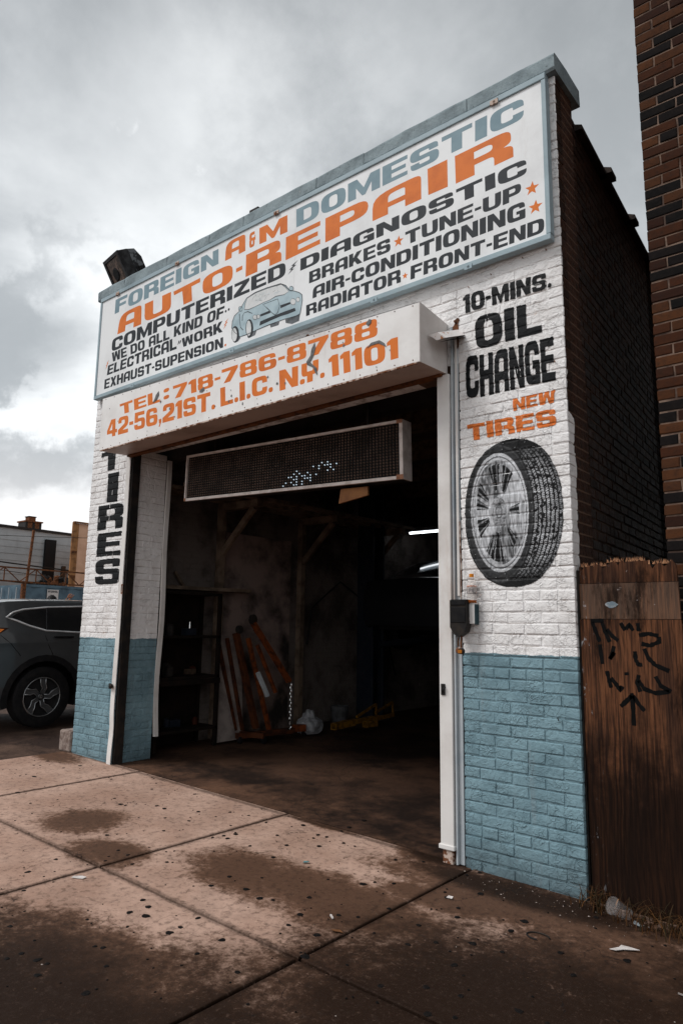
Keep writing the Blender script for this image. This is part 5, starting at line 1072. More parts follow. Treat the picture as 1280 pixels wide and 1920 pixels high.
scrap('cigarette_end', [(-.02, -.004), (.02, -.004), (.02, .004), (-.02, .004)], -.86, -1.13, -.6, M_PAPER, 'white cigarette end lying left of the dead leaf', h=.007, curl=0)
scrap('cigarette_end', [(-.02, -.004), (.02, -.004), (.02, .004), (-.02, .004)], .60, -.28, .5, M_PAPER, 'white cigarette end beside the weeds at the right edge', h=.007, curl=0)
scrap('plastic_straw', [(-.07, -.003), (.10, .001), (.10, .006), (-.07, .003)], .70, -.70, -.1, M_DULL, 'white straw on the pavement at the right edge', h=.005, curl=0)
scrap('paper_scrap', [(-.016, -.01), (.014, -.012), (.018, .008), (-.01, .012)], -.56, -.50, .3, M_PAPER, 'tiny whitish scrap on the dark slab below the right pier')
scrap('foil_scrap', [(-.02, -.01), (.018, -.014), (.024, .008), (-.012, .014)], .30, -.13, .3, mat('dull_foil', (.30, .33, .35), None, .35, 30), 'crumpled bluish foil beside the plastic cup', curl=.02)
mb = MB()
for _ in range(300):
    if rnd.random() < .6: x, y = rnd.uniform(-.75, .35), rnd.gauss(-.16, .10)
    else: x, y = rnd.uniform(-4.4, 1.3), rnd.uniform(-2.6, -.02)
    if y > -.012: y = -.02
    r = rnd.uniform(.0015, .0048); a = rnd.uniform(0, PI); dx, dy = math.cos(a) * r * rnd.uniform(.8, 2.2), math.sin(a) * r
    mb.add([(x - dx, y - dy, zg(x)), (x + dy, y - dx * .5, zg(x)), (x + dx, y + dy, zg(x)), (x, y, zg(x) + r)], [(0, 1, 3), (1, 2, 3), (2, 0, 3)])
tag(mb.build('grit', mat('paint_flakes_and_grit', (.34, .29, .26), (.06, .035, .02), .8, 40, .42, .5), walk), kind='stuff')
mb = MB(); pts = [(.0, -.62 + 0)]
o = MB().tube([(-.015 + .055 * math.cos(a), -.60 + .04 * math.sin(a), zg(0) + .004) for a in (.3 + 4.6 * k / 14 for k in range(15))], .0035, 6).build('wire_ring', M_DARK); tag(o, 'broken ring of dark wire on the pavement in front of the right pier', 'wire')
# ------------------------------------------------------------ inside the garage
mb = MB(); mb.add([(x, y, zg(x) - .004) for y in (.058, 12.7) for x in (-5.1, -.3)] + [(x, y, zg(x) - .09) for y in (.058, 12.7) for x in (-5.1, -.3)], [(0, 1, 3, 2), (4, 6, 7, 5), (0, 4, 5, 1)])
tag(mb.build('garage_floor', M_GFLOOR), kind='structure')
Wg = Wall(); Wg.face((-5.085, .48, 0), (0, 1, 0), (1, 0, 0), 0, 7.0, 0, 3.6, hole=[(1.25, 2.45, 0, 2.62)], rough=.003)
lay(Wg, SH, M_GBRICK, 0, stuff='inner_brickwork')
MB().box(-5.099, -5.092, .48, 12.6, 0, 3.7).build('inner_joints', M_GBRICK, SH)
MB().bbox(-5.091, -5.072, 1.74, 2.92, .1, 2.6, .004).build('plaster_patch', M_PLAS, SH)
# timber wall brackets
M_TIMB = mat('pale_dusty_timber', (.20, .145, .105), (.09, .065, .048), .85, 5, bs=.4)
rk = thing('lumber_rack', (-4.8, 2.4, 0.1), 'old timber wall rack with slanting braces along the inner left wall', 'wall rack')
for y in (1.62, 3.08, 4.6):
    MB().box(-5.07, -4.99, y - .04, y + .04, .13, 2.95).build('post', M_TIMB, rk)
    MB().bar((-5.0, y + .002, 2.32), (-4.46, y + .002, 2.84), .045, .075).build('brace', M_TIMB, rk)
    MB().box(-5.06, -4.36, y - .042, y - .002 + .05, 2.842, 2.93).build('arm', M_TIMB, rk)
for x in (-4.98, -4.72, -4.44): MB().bar((x, .6, 2.952), (x, 4.9, 2.962), .11, .04).build('plank', M_TIMB, rk)
MB().bar((-5.0, .62, 1.86), (-4.98, 2.0, 1.87), .24, .04).build('plank', M_TIMB, rk)
MB().bar((-5.03, 1.1, 1.87), (-5.03, .95, 2.05), .03, .03).build('brace', M_TIMB, rk)
# shelving with clutter by the doorway
M_SHELF = mat('dark_shelf', (.014, .009, .007), (.007, .006, .005), .7, 8)
sf = thing('shelving_unit', (-4.9, .95, .12), 'dark shelving unit full of tools just inside the left side of the doorway', 'shelves')
for (x, y) in ((-5.05, .56), (-4.72, .56), (-5.05, 1.38), (-4.72, 1.38)): MB().box(x - .02, x + .02, y - .02, y + .02, .12, 1.8).build('upright', M_SHELF, sf)
for z in (.30, .86, 1.30, 1.78): MB().box(-5.08, -4.70, .545, 1.395, z, z + .03).build('shelf', M_SHELF, sf)
MB().box(-4.70, -4.68, .545, 1.395, .80, .858).build('shelf_edge', M_SHELF, sf)
M_ORD2 = mat('dull_red_tin', (.05, .014, .008), None, .6, 9)
for k in range(12):
    z = [.33, .89, 1.33][(k // 2) % 3]; y = .62 + .7 * ((k * 5) % 12) / 12; x = rnd.uniform(-4.98, -4.78); s_ = rnd.uniform(.03, .06)
    o = MB()
    k_ = rnd.random() < .5
    if k_: o.lathe([(s_, 0), (s_, s_ * 2.2), (s_ * .4, s_ * 2.6)], 10, Matrix.Translation((x, y, z + .002)))
    else: o.bbox(x - s_, x + s_, y - s_ * 1.4, y + s_ * 1.4, z + .002, z + s_ * 1.6, .004)
    cm, cn = [(M_DARK, 'black'), (M_BLUEL, 'navy'), (M_ORD2, 'dull red'), (M_CEIL, 'grey'), (M_WOOD, 'brown')][k % 5]; o = o.build('shop_can' if k_ else 'parts_box', cm); tag(o, 'grimy %s %s workshop %s on the %s shelf inside the left of the doorway' % ('small' if s_ < .044 else 'larger', cn, 'tin' if k_ else 'carton', {.33: 'lowest', .89: 'middle', 1.33: 'upper'}[z]), 'tin' if k_ else 'carton', 'workshop clutter on the %s dark shelf' % {.33: 'lowest', .89: 'middle', 1.33: 'upper'}[z])
o = MB().lathe([(.02, 0), (.02, .10), (.012, .13), (.012, .15)], 14, Matrix.Translation((-4.80, 1.02, 1.332))).build('spray_bottle', M_CHROME); tag(o, 'shiny bottle catching the light on the upper dark shelf', 'bottle')
MB().box(-5.075, -5.068, .56, 1.40, .12, 1.80).build('added_dark_sheet', M_SHELF, sf)  # dark sheet added behind the shelves to make the bay darker
pn = MB().prism([(1.38, .14), (1.80, .14), (1.84, 1.28), (1.50, 1.34)], lambda a, b, d: (-4.72 - (b - .1) * .12 + d, a, b), 0, .02); o = pn.build('leaning_panel', mat('pale_board', (.26, .22, .20), (.15, .12, .11), .8, 4)); tag(o, 'pale board leaning behind the orange crane', 'board')
# folded engine crane
cr_ = thing('engine_crane', (-4.62, 2.1, .12), 'folded orange engine crane with a hanging chain and hook near the left wall', 'engine crane')
def beam(a, b, w_, h_, name, m=M_ORM, par=None): MB().bar(a, b, w_, h_, up=(1, 0, 0)).build(name, m, par or cr_)
M_ORD = mat('oily_orange_paint', (.075, .024, .010), (.03, .012, .008), .5, 12)
beam((-4.74, 1.66, 1.36), (-4.60, 1.90, .26), .05, .075, 'mast', M_ORD); beam((-4.62, 1.80, 1.50), (-4.46, 2.30, .78), .045, .065, 'boom')
beam((-4.60, 1.88, 1.22), (-4.50, 2.11, .66), .03, .04, 'ram'); beam((-4.70, 1.82, 1.30), (-4.58, 2.10, .22), .035, .05, 'brace'); beam((-4.60, 1.90, .90), (-4.54, 2.02, .62), .036, .046, 'label_plate', M_GALV)
beam((-4.68, 1.90, 1.40), (-4.54, 2.34, .86), .02, .03, 'tie_bar', M_ORD); beam((-4.82, 1.46, 1.24), (-4.74, 1.70, .24), .04, .05, 'leg', M_ORD); beam((-4.78, 1.56, 1.30), (-4.70, 1.78, .24), .03, .04, 'leg', M_ORD)
beam((-4.62, 1.62, .20), (-4.46, 2.40, .20), .06, .06, 'base_rail', M_ORD); beam((-4.86, 1.75, .20), (-4.40, 1.85, .20), .06, .06, 'cross_rail', M_ORD); beam((-4.48, 2.42, .22), (-4.43, 2.56, .22), .08, .08, 'foot')
for q, (a, b) in enumerate((((-4.62, 1.80, 1.52), .06), ((-4.72, 1.68, 1.40), .05))): MB().lathe([(b, 0), (b, .03), (b * .5, .04)], 12, Matrix.Translation(a) @ Matrix.Rotation(PI / 2, 4, 'Y')).build('pivot', M_DARK, cr_)
for x, y in ((-4.6, 1.66), (-4.46, 2.6), (-4.84, 1.76), (-4.42, 1.86)): MB().lathe([(.03, -.02), (.045, -.012), (.045, .012), (.03, .02)], 14, Matrix.Translation((x, y, zg(x) + .045)) @ Matrix.Rotation(PI / 2, 4, 'Y')).build('caster', M_BLACK, cr_)
for k in range(12):
    z = .74 - k * .036; Mx = Matrix.Translation((-4.45, 2.32, z)) @ Matrix.Rotation(PI / 2 * (k % 2), 4, 'Z') @ Matrix.Rotation(PI / 2, 4, 'X')
    MB().tube([Mx @ Vector((.012 * math.cos(a), .023 * math.sin(a), 0)) for a in (2 * PI * q / 8 for q in range(8))], .0045, 5, closed=True).build('chain_link', M_CHROME, cr_)
MB().tube([(-4.45, 2.32, .31), (-4.45, 2.32, .28), (-4.45, 2.345, .25), (-4.45, 2.33, .22), (-4.45, 2.30, .225), (-4.45, 2.285, .25)], .010, 7).build('hook', M_CHROME, cr_)
# crumpled white sack
bm = bmesh.new(); bmesh.ops.create_icosphere(bm, subdivisions=3, radius=.16)
for v in bm.verts:
    n = .05 * math.sin(v.co.x * 40 + v.co.z * 25) * math.cos(v.co.y * 37); v.co *= 1 + n * 3.2; v.co.z = max(v.co.z * 1.15, -.10); 
    if v.co.z > .08: v.co.x *= .55; v.co.y *= .6
    v.co += Vector((-4.5, 2.72, .12 + .10 + .01))
me = bpy.data.meshes.new('sack'); bm.to_mesh(me); bm.free(); me.materials.append(mat('grey_sack', (.30, .30, .31), (.18, .18, .19), .7, 9)); o = bpy.data.objects.new('sack', me); COL.objects.link(o); tag(o, 'crumpled pale sack on the floor beside the orange crane', 'sack')
# lift: two posts, arms
lf = thing('lift_post', (-4.78, 4.35, .12), 'dark blue two-post lift column rising to the garage ceiling', 'lift post')
MB().box(-4.93, -4.90, 4.22, 4.48, .12, 3.5).build('web', M_BLUEL, lf)
for y in (4.20, 4.45): MB().box(-4.90, -4.62, y, y + .03, .12, 3.5).build('flange', M_BLUEL, lf)
MB().box(-4.97, -4.58, 4.1, 4.6, .12, .145).build('base_plate', M_BLUEL, lf); MB().box(-4.88, -4.66, 4.24, 4.44, 1.0, 1.5).build('carriage', M_BLUEL, lf)
l2 = thing('lift_post', (-2.9, 4.35, .07), 'second dark lift column beyond the white door post, right of the raised car', 'lift post')
for ch_ in list(lf.children):
    c = ch_.copy(); COL.objects.link(c); c.parent = l2; c.matrix_parent_inverse = ch_.matrix_parent_inverse.copy()
l2.location = (-2.80, 4.35, .12)
# padlock-yellow swing arms on the floor
ya = thing('floor_jack_frame', (-4.2, 3.0, .10), 'yellow steel jack frame with box arms lying low across the garage floor', 'jack frame')
def hollow(a, b, w_, name):
    a = Vector(a); b = Vector(b); d = (b - a).normalized(); sx = d.cross(Vector((0, 0, 1))).normalized() * w_ / 2; up = Vector((0, 0, w_ * .45)); t_ = .82; mb = MB()
    o = [-sx - up, sx - up, sx + up, -sx + up]
    V = [a + q for q in o] + [a + q * t_ for q in o] + [b + q for q in o] + [b + q * t_ for q in o]; F = []
    for i in range(4):
        j = (i + 1) % 4; F += [(i, j, 4 + j, 4 + i), (8 + i, 8 + j, 12 + j, 12 + i), (i, j, 8 + j, 8 + i), (4 + i, 4 + j, 12 + j, 12 + i)]
    mb.add(V, F); mb.build(name, M_YEL, ya)
hollow((-4.22, 2.86, .22), (-4.22, 3.26, .24), .085, 'arm'); hollow((-4.21, 3.20, .242), (-4.20, 3.75, .26), .06, 'inner_arm'); hollow((-4.08, 3.32, .22), (-4.06, 3.52, .22), .085, 'arm')
MB().bar((-4.2, 3.30, .30), (-4.2, 3.72, .43), .02, .03).build('gusset', M_YEL, ya); MB().bar((-4.2, 3.70, .32), (-4.2, 4.10, .43), .02, .03).build('gusset', M_YEL, ya); MB().bar((-4.2, 3.72, .43), (-4.2, 3.73, .27), .02, .02).build('strut', M_YEL, ya); MB().bar((-4.2, 4.10, .43), (-4.2, 4.11, .29), .02, .02).build('strut', M_YEL, ya)
MB().bar((-4.2, 3.50, .235), (-4.2, 4.12, .26), .04, .05).build('rail', M_YEL, ya)
bk = MB().lathe([(.10, 0), (.125, .24), (.13, .245), (.13, .25), (.118, .25), (.10, .01), (0, .01)], 20, Matrix.Translation((-4.75, 3.62, .125)), cap=False).build('bucket', mat('grimy_bucket', (.09, .09, .095), (.05, .05, .05), .6, 12)); tag(bk, 'grimy grey bucket standing behind the yellow lift arms', 'bucket')
tl = thing('tube_light', (-4.2, 5.5, 3.0), 'lit fluorescent tube hanging under the garage ceiling', 'lamp')
MB().tube([(-4.85, 5.5, 2.99), (-3.7, 5.5, 2.985)], .018, 12).build('tube', emit('fluorescent_tube', (.92, .96, 1.0), 3.0), tl)
MB().prism([(-.03, 3.03), (.03, 3.03), (.10, 3.0), (.105, 3.005), (.04, 3.06), (-.04, 3.06), (-.105, 3.005), (-.10, 3.0)], lambda a, b, d: (d, 5.5 + a, b), -4.9, -3.65).build('reflector', M_GALV, tl)
for x in (-4.6, -3.9): MB().bar((x, 5.5, 3.06), (x, 5.5, 3.72), .01, .01).build('hanger', M_DARK, tl)
for (y, z, r) in ((3.3, .9, 0), ): pass
o = MB().tube([(-5.0, 5.3, .7), (-4.95, 4.9, 1.6), (-5.0, 3.9, 2.1), (-5.02, 3.3, 1.7), (-5.0, 3.2, 1.2)], .012, 7).build('air_hose', M_BLACK); tag(o, 'black air hose looping along the inner wall', 'hose')

# ------------------------------------------------------------ cars
M_TRIMC = mat('bright_window_trim', (.72, .72, .73), None, .3, 5, metal=.4, bs=0, spec=.5)
def lerp(x, xs, ys): return float(np.interp(x, xs, ys))
def make_car(root, xc, y0, zb, prof, arches, windows, seams, wz, wr, paint, face=1, len_rng=(-.95, 3.57), wtab=None, chrome=True, top_idx=None, glass_seg=(), shut=()):
    s0, s1 = len_rng; wtab = wtab or ([.2, .5, .85, 1.12, 1.5, 1.7], [.885, .925, .922, .90, .745, .62])
    def wd(s, z):
        w_ = lerp(z, *wtab); 
        if s < s0 + .8: w_ -= .11 * ((s0 + .8 - s) / .8) ** 2
        if s > s1 - .9: w_ -= .17 * ((s - s1 + .9) / .9) ** 2
        # shoulder crease
        return w_ + .012 * math.exp(-((z - 1.02) / .05) ** 2)
    def W(s, z, sg, off=0): return (xc + sg * (wd(s, z) + off), y0 + face * s, zb + z)
    bot = []
    full = list(prof)
    for (ac, az, ar) in arches[::-1]:
        full.append((ac + ar + .06, az - ar * .22))
        for k in range(17):
            a = math.radians(-14 + 208 * k / 16); full.append((ac + ar * math.cos(a), az + ar * math.sin(a)))
        full.append((ac - ar - .06, az - ar * .22))
    def patch(poly, off, name, m, sg, grid=.09, par=root, smooth=True):
        bm = bmesh.new(); V = [bm.verts.new((a, 0, b)) for a, b in poly]
        for t_ in tessellate_polygon([[Vector((a, b, 0)) for a, b in poly]]):
            try: bm.faces.new([V[i] for i in t_])
            except ValueError: pass
        xs_ = [p[0] for p in poly]; zs_ = [p[1] for p in poly]
        a = min(xs_) + grid
        while a < max(xs_): bmesh.ops.bisect_plane(bm, geom=bm.verts[:] + bm.edges[:] + bm.faces[:], plane_co=(a, 0, 0), plane_no=(1, 0, 0)); a += grid
        a = min(zs_) + grid * .7
        while a < max(zs_): bmesh.ops.bisect_plane(bm, geom=bm.verts[:] + bm.edges[:] + bm.faces[:], plane_co=(0, 0, a), plane_no=(0, 0, 1)); a += grid * .7
        bm.verts.index_update(); vs = [W(v.co.x, v.co.z, sg, off) for v in bm.verts]; fs = [[v.index for v in f.verts] for f in bm.faces]; bm.free()
        # make every face look outwards
        mb = MB(); 
        for i, f in enumerate(fs):
            a_, b_, c_ = (Vector(vs[k]) for k in f[:3]); 
            if ((b_ - a_).cross(c_ - a_)).x * sg < 0: fs[i] = f[::-1]
        mb.add(vs, fs); return mb.build(name, m, par, smooth=smooth, fixn=False)
    def ribbon(pts, off, r, name, m, sg, closed=False):
        q = [Vector(p) for p in pts]; den = []
        n = len(q); 
        for i in range(n if closed else n - 1):
            a, b = q[i], q[(i + 1) % n]; k = max(1, int((b - a).length / .06))
            den += [a.lerp(b, j / k) for j in range(k)]
        if not closed: den.append(q[-1])
        MB().tube([W(p.x, p.y, sg, off) for p in den], r, 6, closed=closed).build(name, m, root, smooth=True)
    for sg in (1, -1): patch(full, 0, 'body_side', paint, sg)
    mb = MB(); NS = 10; rows = []
    for (s, z) in prof: rows.append([(xc + wd(s, z) * (2 * k / NS - 1), y0 + face * (s + (0.04 if s > s1 * .8 else -.03 if s < s0 * .7 else 0) * (1 - (2 * k / NS - 1) ** 2)), zb + z + (.03 if z > .9 else 0) * (1 - abs(2 * k / NS - 1) ** 2.2)) for k in range(NS + 1)])
    for i in range(len(rows) - 1):
        mb.add(rows[i] + rows[i + 1], [(k, k + 1, NS + 2 + k, NS + 1 + k) for k in range(NS)])
    bm = bmesh.new(); me = bpy.data.meshes.new('body_top'); me.from_pydata(mb.v, [], mb.f); bm.from_mesh(me); bmesh.ops.remove_doubles(bm, verts=bm.verts, dist=.0005); bmesh.ops.recalc_face_normals(bm, faces=bm.faces); bm.to_mesh(me); bm.free(); me.materials.append(paint); me.shade_smooth(); me.set_sharp_from_angle(angle=math.radians(38)); o = bpy.data.objects.new('body_top', me); COL.objects.link(o); attach(o, root)
    for (i, f0) in glass_seg:
        a, b = prof[i], prof[i + 1]; r_ = []
        for (s, z) in ((a[0] + (b[0] - a[0]) * .08, a[1] + (b[1] - a[1]) * .08), (a[0] + (b[0] - a[0]) * .92, a[1] + (b[1] - a[1]) * .92)): r_.append([(xc + wd(s, z) * f0 * (2 * k / NS - 1), y0 + face * (s + (.012 if s > 1 else -.012) ) + face * (0.0 if s > 1 else 0), zb + z + .012 + .045 * (1 - abs(f0 * (2 * k / NS - 1)) ** 2.2)) for k in range(NS + 1)])
        mb = MB(); mb.add(r_[0] + r_[1], [(k, k + 1, NS + 2 + k, NS + 1 + k) for k in range(NS)]); mb.build('windscreen' if a[0] > 1 else 'rear_window', M_GLASSD, root, smooth=True)
    for sg in (1, -1):
        for wdw in windows: patch(wdw, .004, 'side_window', M_GLASSD, sg)
        if chrome: ribbon(chrome_line, .006, .0105, 'window_trim', M_TRIMC, sg, closed=True)
        for sm in seams: ribbon(sm, -.002, .0045, 'door_seam', M_BLACK, sg)
        for (ac, az, ar) in arches:
            pl_ = [(ac + ar * math.cos(math.radians(a)), az + ar * math.sin(math.radians(a))) for a in range(-14, 195, 13)] + [(ac + (ar + .075) * math.cos(math.radians(a)), az + (ar + .075) * math.sin(math.radians(a))) for a in range(194, -15, -13)]
            patch(pl_, .006, 'wheel_arch', M_BLACK, sg)
        patch(shut, .007, 'sill', M_BLACK, sg)
    # floor and wheel wells
    mb = MB(); mb.box(xc - .80, xc + .80, y0 + face * (arches[0][0] + .47) if face > 0 else y0 - (arches[1][0] - .47), y0 + face * (arches[1][0] - .47) if face > 0 else y0 - (arches[0][0] + .47), zb + .22, zb + .6)
    mb.box(xc - .60, xc + .60, y0 + min(face * s0, face * s1) + .12, y0 + max(face * s0, face * s1) - .12, zb + .30, zb + .95); mb.build('underbody', M_BLACK, root)
    for (ac, az, ar) in arches:
        for sg in (1, -1):
            Mw = Matrix.Translation((xc + sg * (.80), y0 + face * ac, zb + wz)) @ Matrix.Rotation(sg * PI / 2, 4, 'Y')
            R_ = wr; rim = R_ * .66
            tyre = MB().lathe([(rim, -.10), (R_ * .93, -.11), (R_, -.085), (R_, .075), (R_ * .985, .095), (R_ * .90, .108), (rim * 1.03, .098), (rim, .09), (rim * .97, .03), (rim * .97, -.09)], 40, Mw, cap=False).build('wheel', M_BLACK, root, smooth=True, sharp=35)
            MB().lathe([(rim * .98, .088), (rim * .94, .085), (rim * .90, .05), (.06, .035), (0, .035)], 40, Mw, cap=False).build('rim', M_RIMD, tyre, smooth=True, sharp=35)
            MB().tube([Mw @ Vector((rim * .965 * math.cos(a), rim * .965 * math.sin(a), .09)) for a in (2 * PI * k / 36 for k in range(36))], .0055, 6, closed=True).build('rim_lip', M_RIM, tyre, smooth=True)
            for k in range(5):
                A = 2 * PI * k / 5 + .35; pol = lambda r, a: Mw @ Vector((r * math.cos(A + a), r * math.sin(A + a), .080 - .022 * (1 - r / rim)))
                L1 = [pol(.045, -.55), pol(rim * .50, -.30), pol(rim * .66, -.02), pol(rim * .95, .10)]; L2 = [pol(.045, .55), pol(rim * .42, .16), pol(rim * .60, .38), pol(rim * .95, .42)]
                dz = Mw.to_3x3() @ Vector((0, 0, .02)); mbs = MB(); mbs.add(L1 + L2 + [p - dz for p in L1 + L2], [(i, i + 1, 5 + i, 4 + i) for i in range(3)] + [(i, 8 + i, 9 + i, i + 1) for i in range(3)] + [(4 + i, 5 + i, 13 + i, 12 + i) for i in range(3)]); mbs.build('spoke', M_RIMD2, tyre)
                for L_ in (L1, L2): MB().tube(L_, [.005, .006, .006, .007], 6).build('spoke_edge', M_RIM, tyre, smooth=True)
            MB().lathe([(.034, .045), (.034, .060), (.028, .064), (0, .064)], 16, Mw, cap=False).build('hub_cap', M_RIMD2, tyre, smooth=True, sharp=30)
            mk = MB(); 
            for dx in (-.011, .011): mk.bar(Mw @ Vector((dx, -.013, .0655)), Mw @ Vector((dx * 1.3, .013, .0655)), .005, .003, up=(1, 0, 0))
            mk.bar(Mw @ Vector((-.010, 0, .0655)), Mw @ Vector((.010, 0, .0655)), .003, .005, up=(1, 0, 0)); mk.build('badge', M_CHROME, tyre)
    return W, patch, ribbon
def car_paint(name, c):
    t = NT(name); t.fin(t.mix(t.step(t.noise(3, 4), .4, .7), c, tuple(v * .85 for v in c)), .30, .45); t.b.inputs['Coat Weight'].default_value = .7; t.b.inputs['Coat Roughness'].default_value = .06; return t.m
M_GREY = car_paint('dark_grey_car_paint', (.060, .065, .069)); M_NAVY = car_paint('black_car_paint', (.02, .022, .026))
M_RIM = mat('machined_rim', (.36, .37, .38), (.30, .31, .32), .3, 4, metal=.9, bs=0); M_RIMD = mat('dark_rim', (.018, .018, .019), None, .4, 4, bs=0); M_RIMD2 = mat('grey_rim', (.10, .105, .11), None, .35, 4, metal=.6, bs=0)
PROF = [(-.93, .33), (-.975, .55), (-.975, .78), (-.955, .98), (-.90, 1.12), (-.79, 1.36), (-.68, 1.46), (-.45, 1.50), (-.1, 1.525), (.5, 1.54), (1.1, 1.525), (1.55, 1.465), (2.0, 1.30), (2.38, 1.12), (2.95, 1.06), (3.35, .96), (3.53, .80), (3.57, .52), (3.45, .32)]
chrome_line = [(-.485, 1.310), (-.40, 1.370), (-.28, 1.407), (.03, 1.443), (.5, 1.466), (.95, 1.466), (1.3, 1.430), (1.6, 1.338), (1.92, 1.163), (1.2, 1.140), (.4, 1.135), (-.013, 1.155), (-.22, 1.213), (-.36, 1.269)]
win1 = [(-.42, 1.312), (-.36, 1.354), (-.25, 1.393), (.022, 1.428), (-.015, 1.167), (-.20, 1.223), (-.33, 1.273)]
win2 = [(.034, 1.430), (.5, 1.454), (.86, 1.455), (.90, 1.152), (.4, 1.147), (.0, 1.166)]
win3 = [(.94, 1.455), (1.3, 1.419), (1.58, 1.328), (1.86, 1.172), (1.2, 1.154), (.98, 1.152)]
suv = thing('parked_car', (-7.70, 1.7, .18), 'dark grey sport utility vehicle parked beside the left end of the garage', 'car')
Ws, patch, ribbon = make_car(suv, -7.70, .42, .195, PROF, [(0, .36, .43), (2.66, .36, .43)], [win1, win2, win3], [[(-.013, 1.17), (-.03, 1.10), (.02, .98), (.085, .86)], [(.92, 1.16), (.94, .9), (.93, .42)], [(.40, .35), (.6, .33), (1.9, .33)], [(-.56, 1.10), (-.44, 1.0), (-.32, .86)], [(1.95, 1.15), (2.05, .9), (2.08, .45)]], .36, .362, M_GREY, glass_seg=((4, .8), (11, .84), (12, .88)), shut=[(.40, .30), (2.26, .30), (2.22, .42), (.44, .42)])
M_TAIL = mat('dark_lamp_lens', (.02, .008, .006), None, .1, 4, bs=0); M_AMB = mat('amber_lamp_lens', (.62, .17, .03), (.7, .25, .05), .25, 30, bs=0)
for sg in (1, -1):
    patch([(-.93, 1.145), (-.70, 1.19), (-.46, 1.185), (-.60, 1.10), (-.92, 1.03)], .006, 'tail_lamp', M_TAIL, sg); patch([(-.90, 1.165), (-.66, 1.178), (-.52, 1.170), (-.58, 1.125), (-.60, 1.13), (-.56, 1.160), (-.66, 1.162), (-.90, 1.145)], .010, 'lamp_strip', M_AMB, sg)
    patch([(-.80, 1.34), (-.735, 1.455), (-.63, 1.44), (-.70, 1.36)], .006, 'tail_lamp', M_TAIL, sg); patch([(-.75, 1.36), (-.72, 1.425), (-.645, 1.425), (-.69, 1.37)], .010, 'lamp_strip', M_AMB, sg)
    x_ = -7.70 + sg * .925
    mb = MB(); mb.bbox(x_ - .012, x_ + .028, .42 + .08, .42 + .33, .195 + 1.068, .195 + 1.092, .008); mb.build('door_handle', M_BLACK, suv)
    mb = MB(); mb.bbox(x_ - .012, x_ + .028, .42 + 1.0, .42 + 1.24, .195 + 1.068, .195 + 1.092, .008); mb.build('door_handle', M_BLACK, suv)
    mb = MB(); mb.bbox(-7.70 + sg * .90 - .03, -7.70 + sg * .90 + .03, 2.18, 2.28, 1.33, 1.36, .01); mb.bbox(-7.70 + sg * 1.0 - .09, -7.70 + sg * 1.0 + .09, 2.17, 2.26, 1.34, 1.50, .03); mb.build('wing_mirror', M_GREY, suv)
mb = MB(); mb.bbox(-8.0, -7.4, -.585, -.54, .195 + .80, .195 + .92, .01); mb.build('number_plate', M_PAPER, suv)
mb = MB(); mb.bbox(-8.5, -6.9, -.62, -.50, .195 + .36, .195 + .60, .04); mb.build('rear_bumper', M_BLACK, suv)
# dark saloon raised at the back of the garage
PROF2 = [(-.98, .35), (-1.03, .6), (-1.0, .85), (-.90, .98), (-.45, 1.03), (.1, 1.30), (.55, 1.41), (1.1, 1.43), (1.5, 1.37), (2.15, 1.02), (2.9, .93), (3.3, .82), (3.48, .66), (3.5, .42), (3.4, .28)]
sq = lambda L: [(-.3 + (a + .3) * .74, b) for a, b in L]
chrome_line = [(-.30, 1.045), (.15, 1.255), (.55, 1.345), (1.1, 1.36), (1.45, 1.31), (1.95, 1.05), (1.2, 1.0), (.4, .98), (-.1, .99)]
w2 = [(-.22, 1.05), (.17, 1.235), (.55, 1.325), (.76, 1.332), (.76, 1.0), (.3, .995), (-.08, 1.01)]; w3 = [(.81, 1.335), (1.1, 1.342), (1.43, 1.29), (1.86, 1.06), (1.2, 1.015), (.81, 1.002)]
sed = thing('raised_car', (-3.85, 5.0, .15), 'dark saloon car raised on the lift at the back of the garage', 'car')
chrome_line = sq(chrome_line)
make_car(sed, -3.86, 5.0, 1.12, PROF2, [(0, .33, .38), (2.7, .33, .38)], [sq(w2), sq(w3)], [[(.78, 1.0), (.78, .4)], [(-.1, .98), (.1, .7)], [(1.95, 1.0), (1.98, .4)]], .33, .33, M_NAVY, len_rng=(-1.0, 3.5), wtab=([.2, .5, .8, 1.0, 1.35, 1.5], [.85, .89, .885, .86, .66, .5]), glass_seg=((4, .8), (8, .85)), shut=[(.5, .22), (2.2, .22), (2.2, .32), (.5, .32)])
for y in (5.2, 6.4):
    for sg in (1, -1): MB().bar((-4.66 if sg < 0 else -2.9, 4.35, 1.2), (-3.86 + sg * .55, y, 1.28), .10, .08).build('lift_arm', M_BLUEL, lf if sg < 0 else l2)
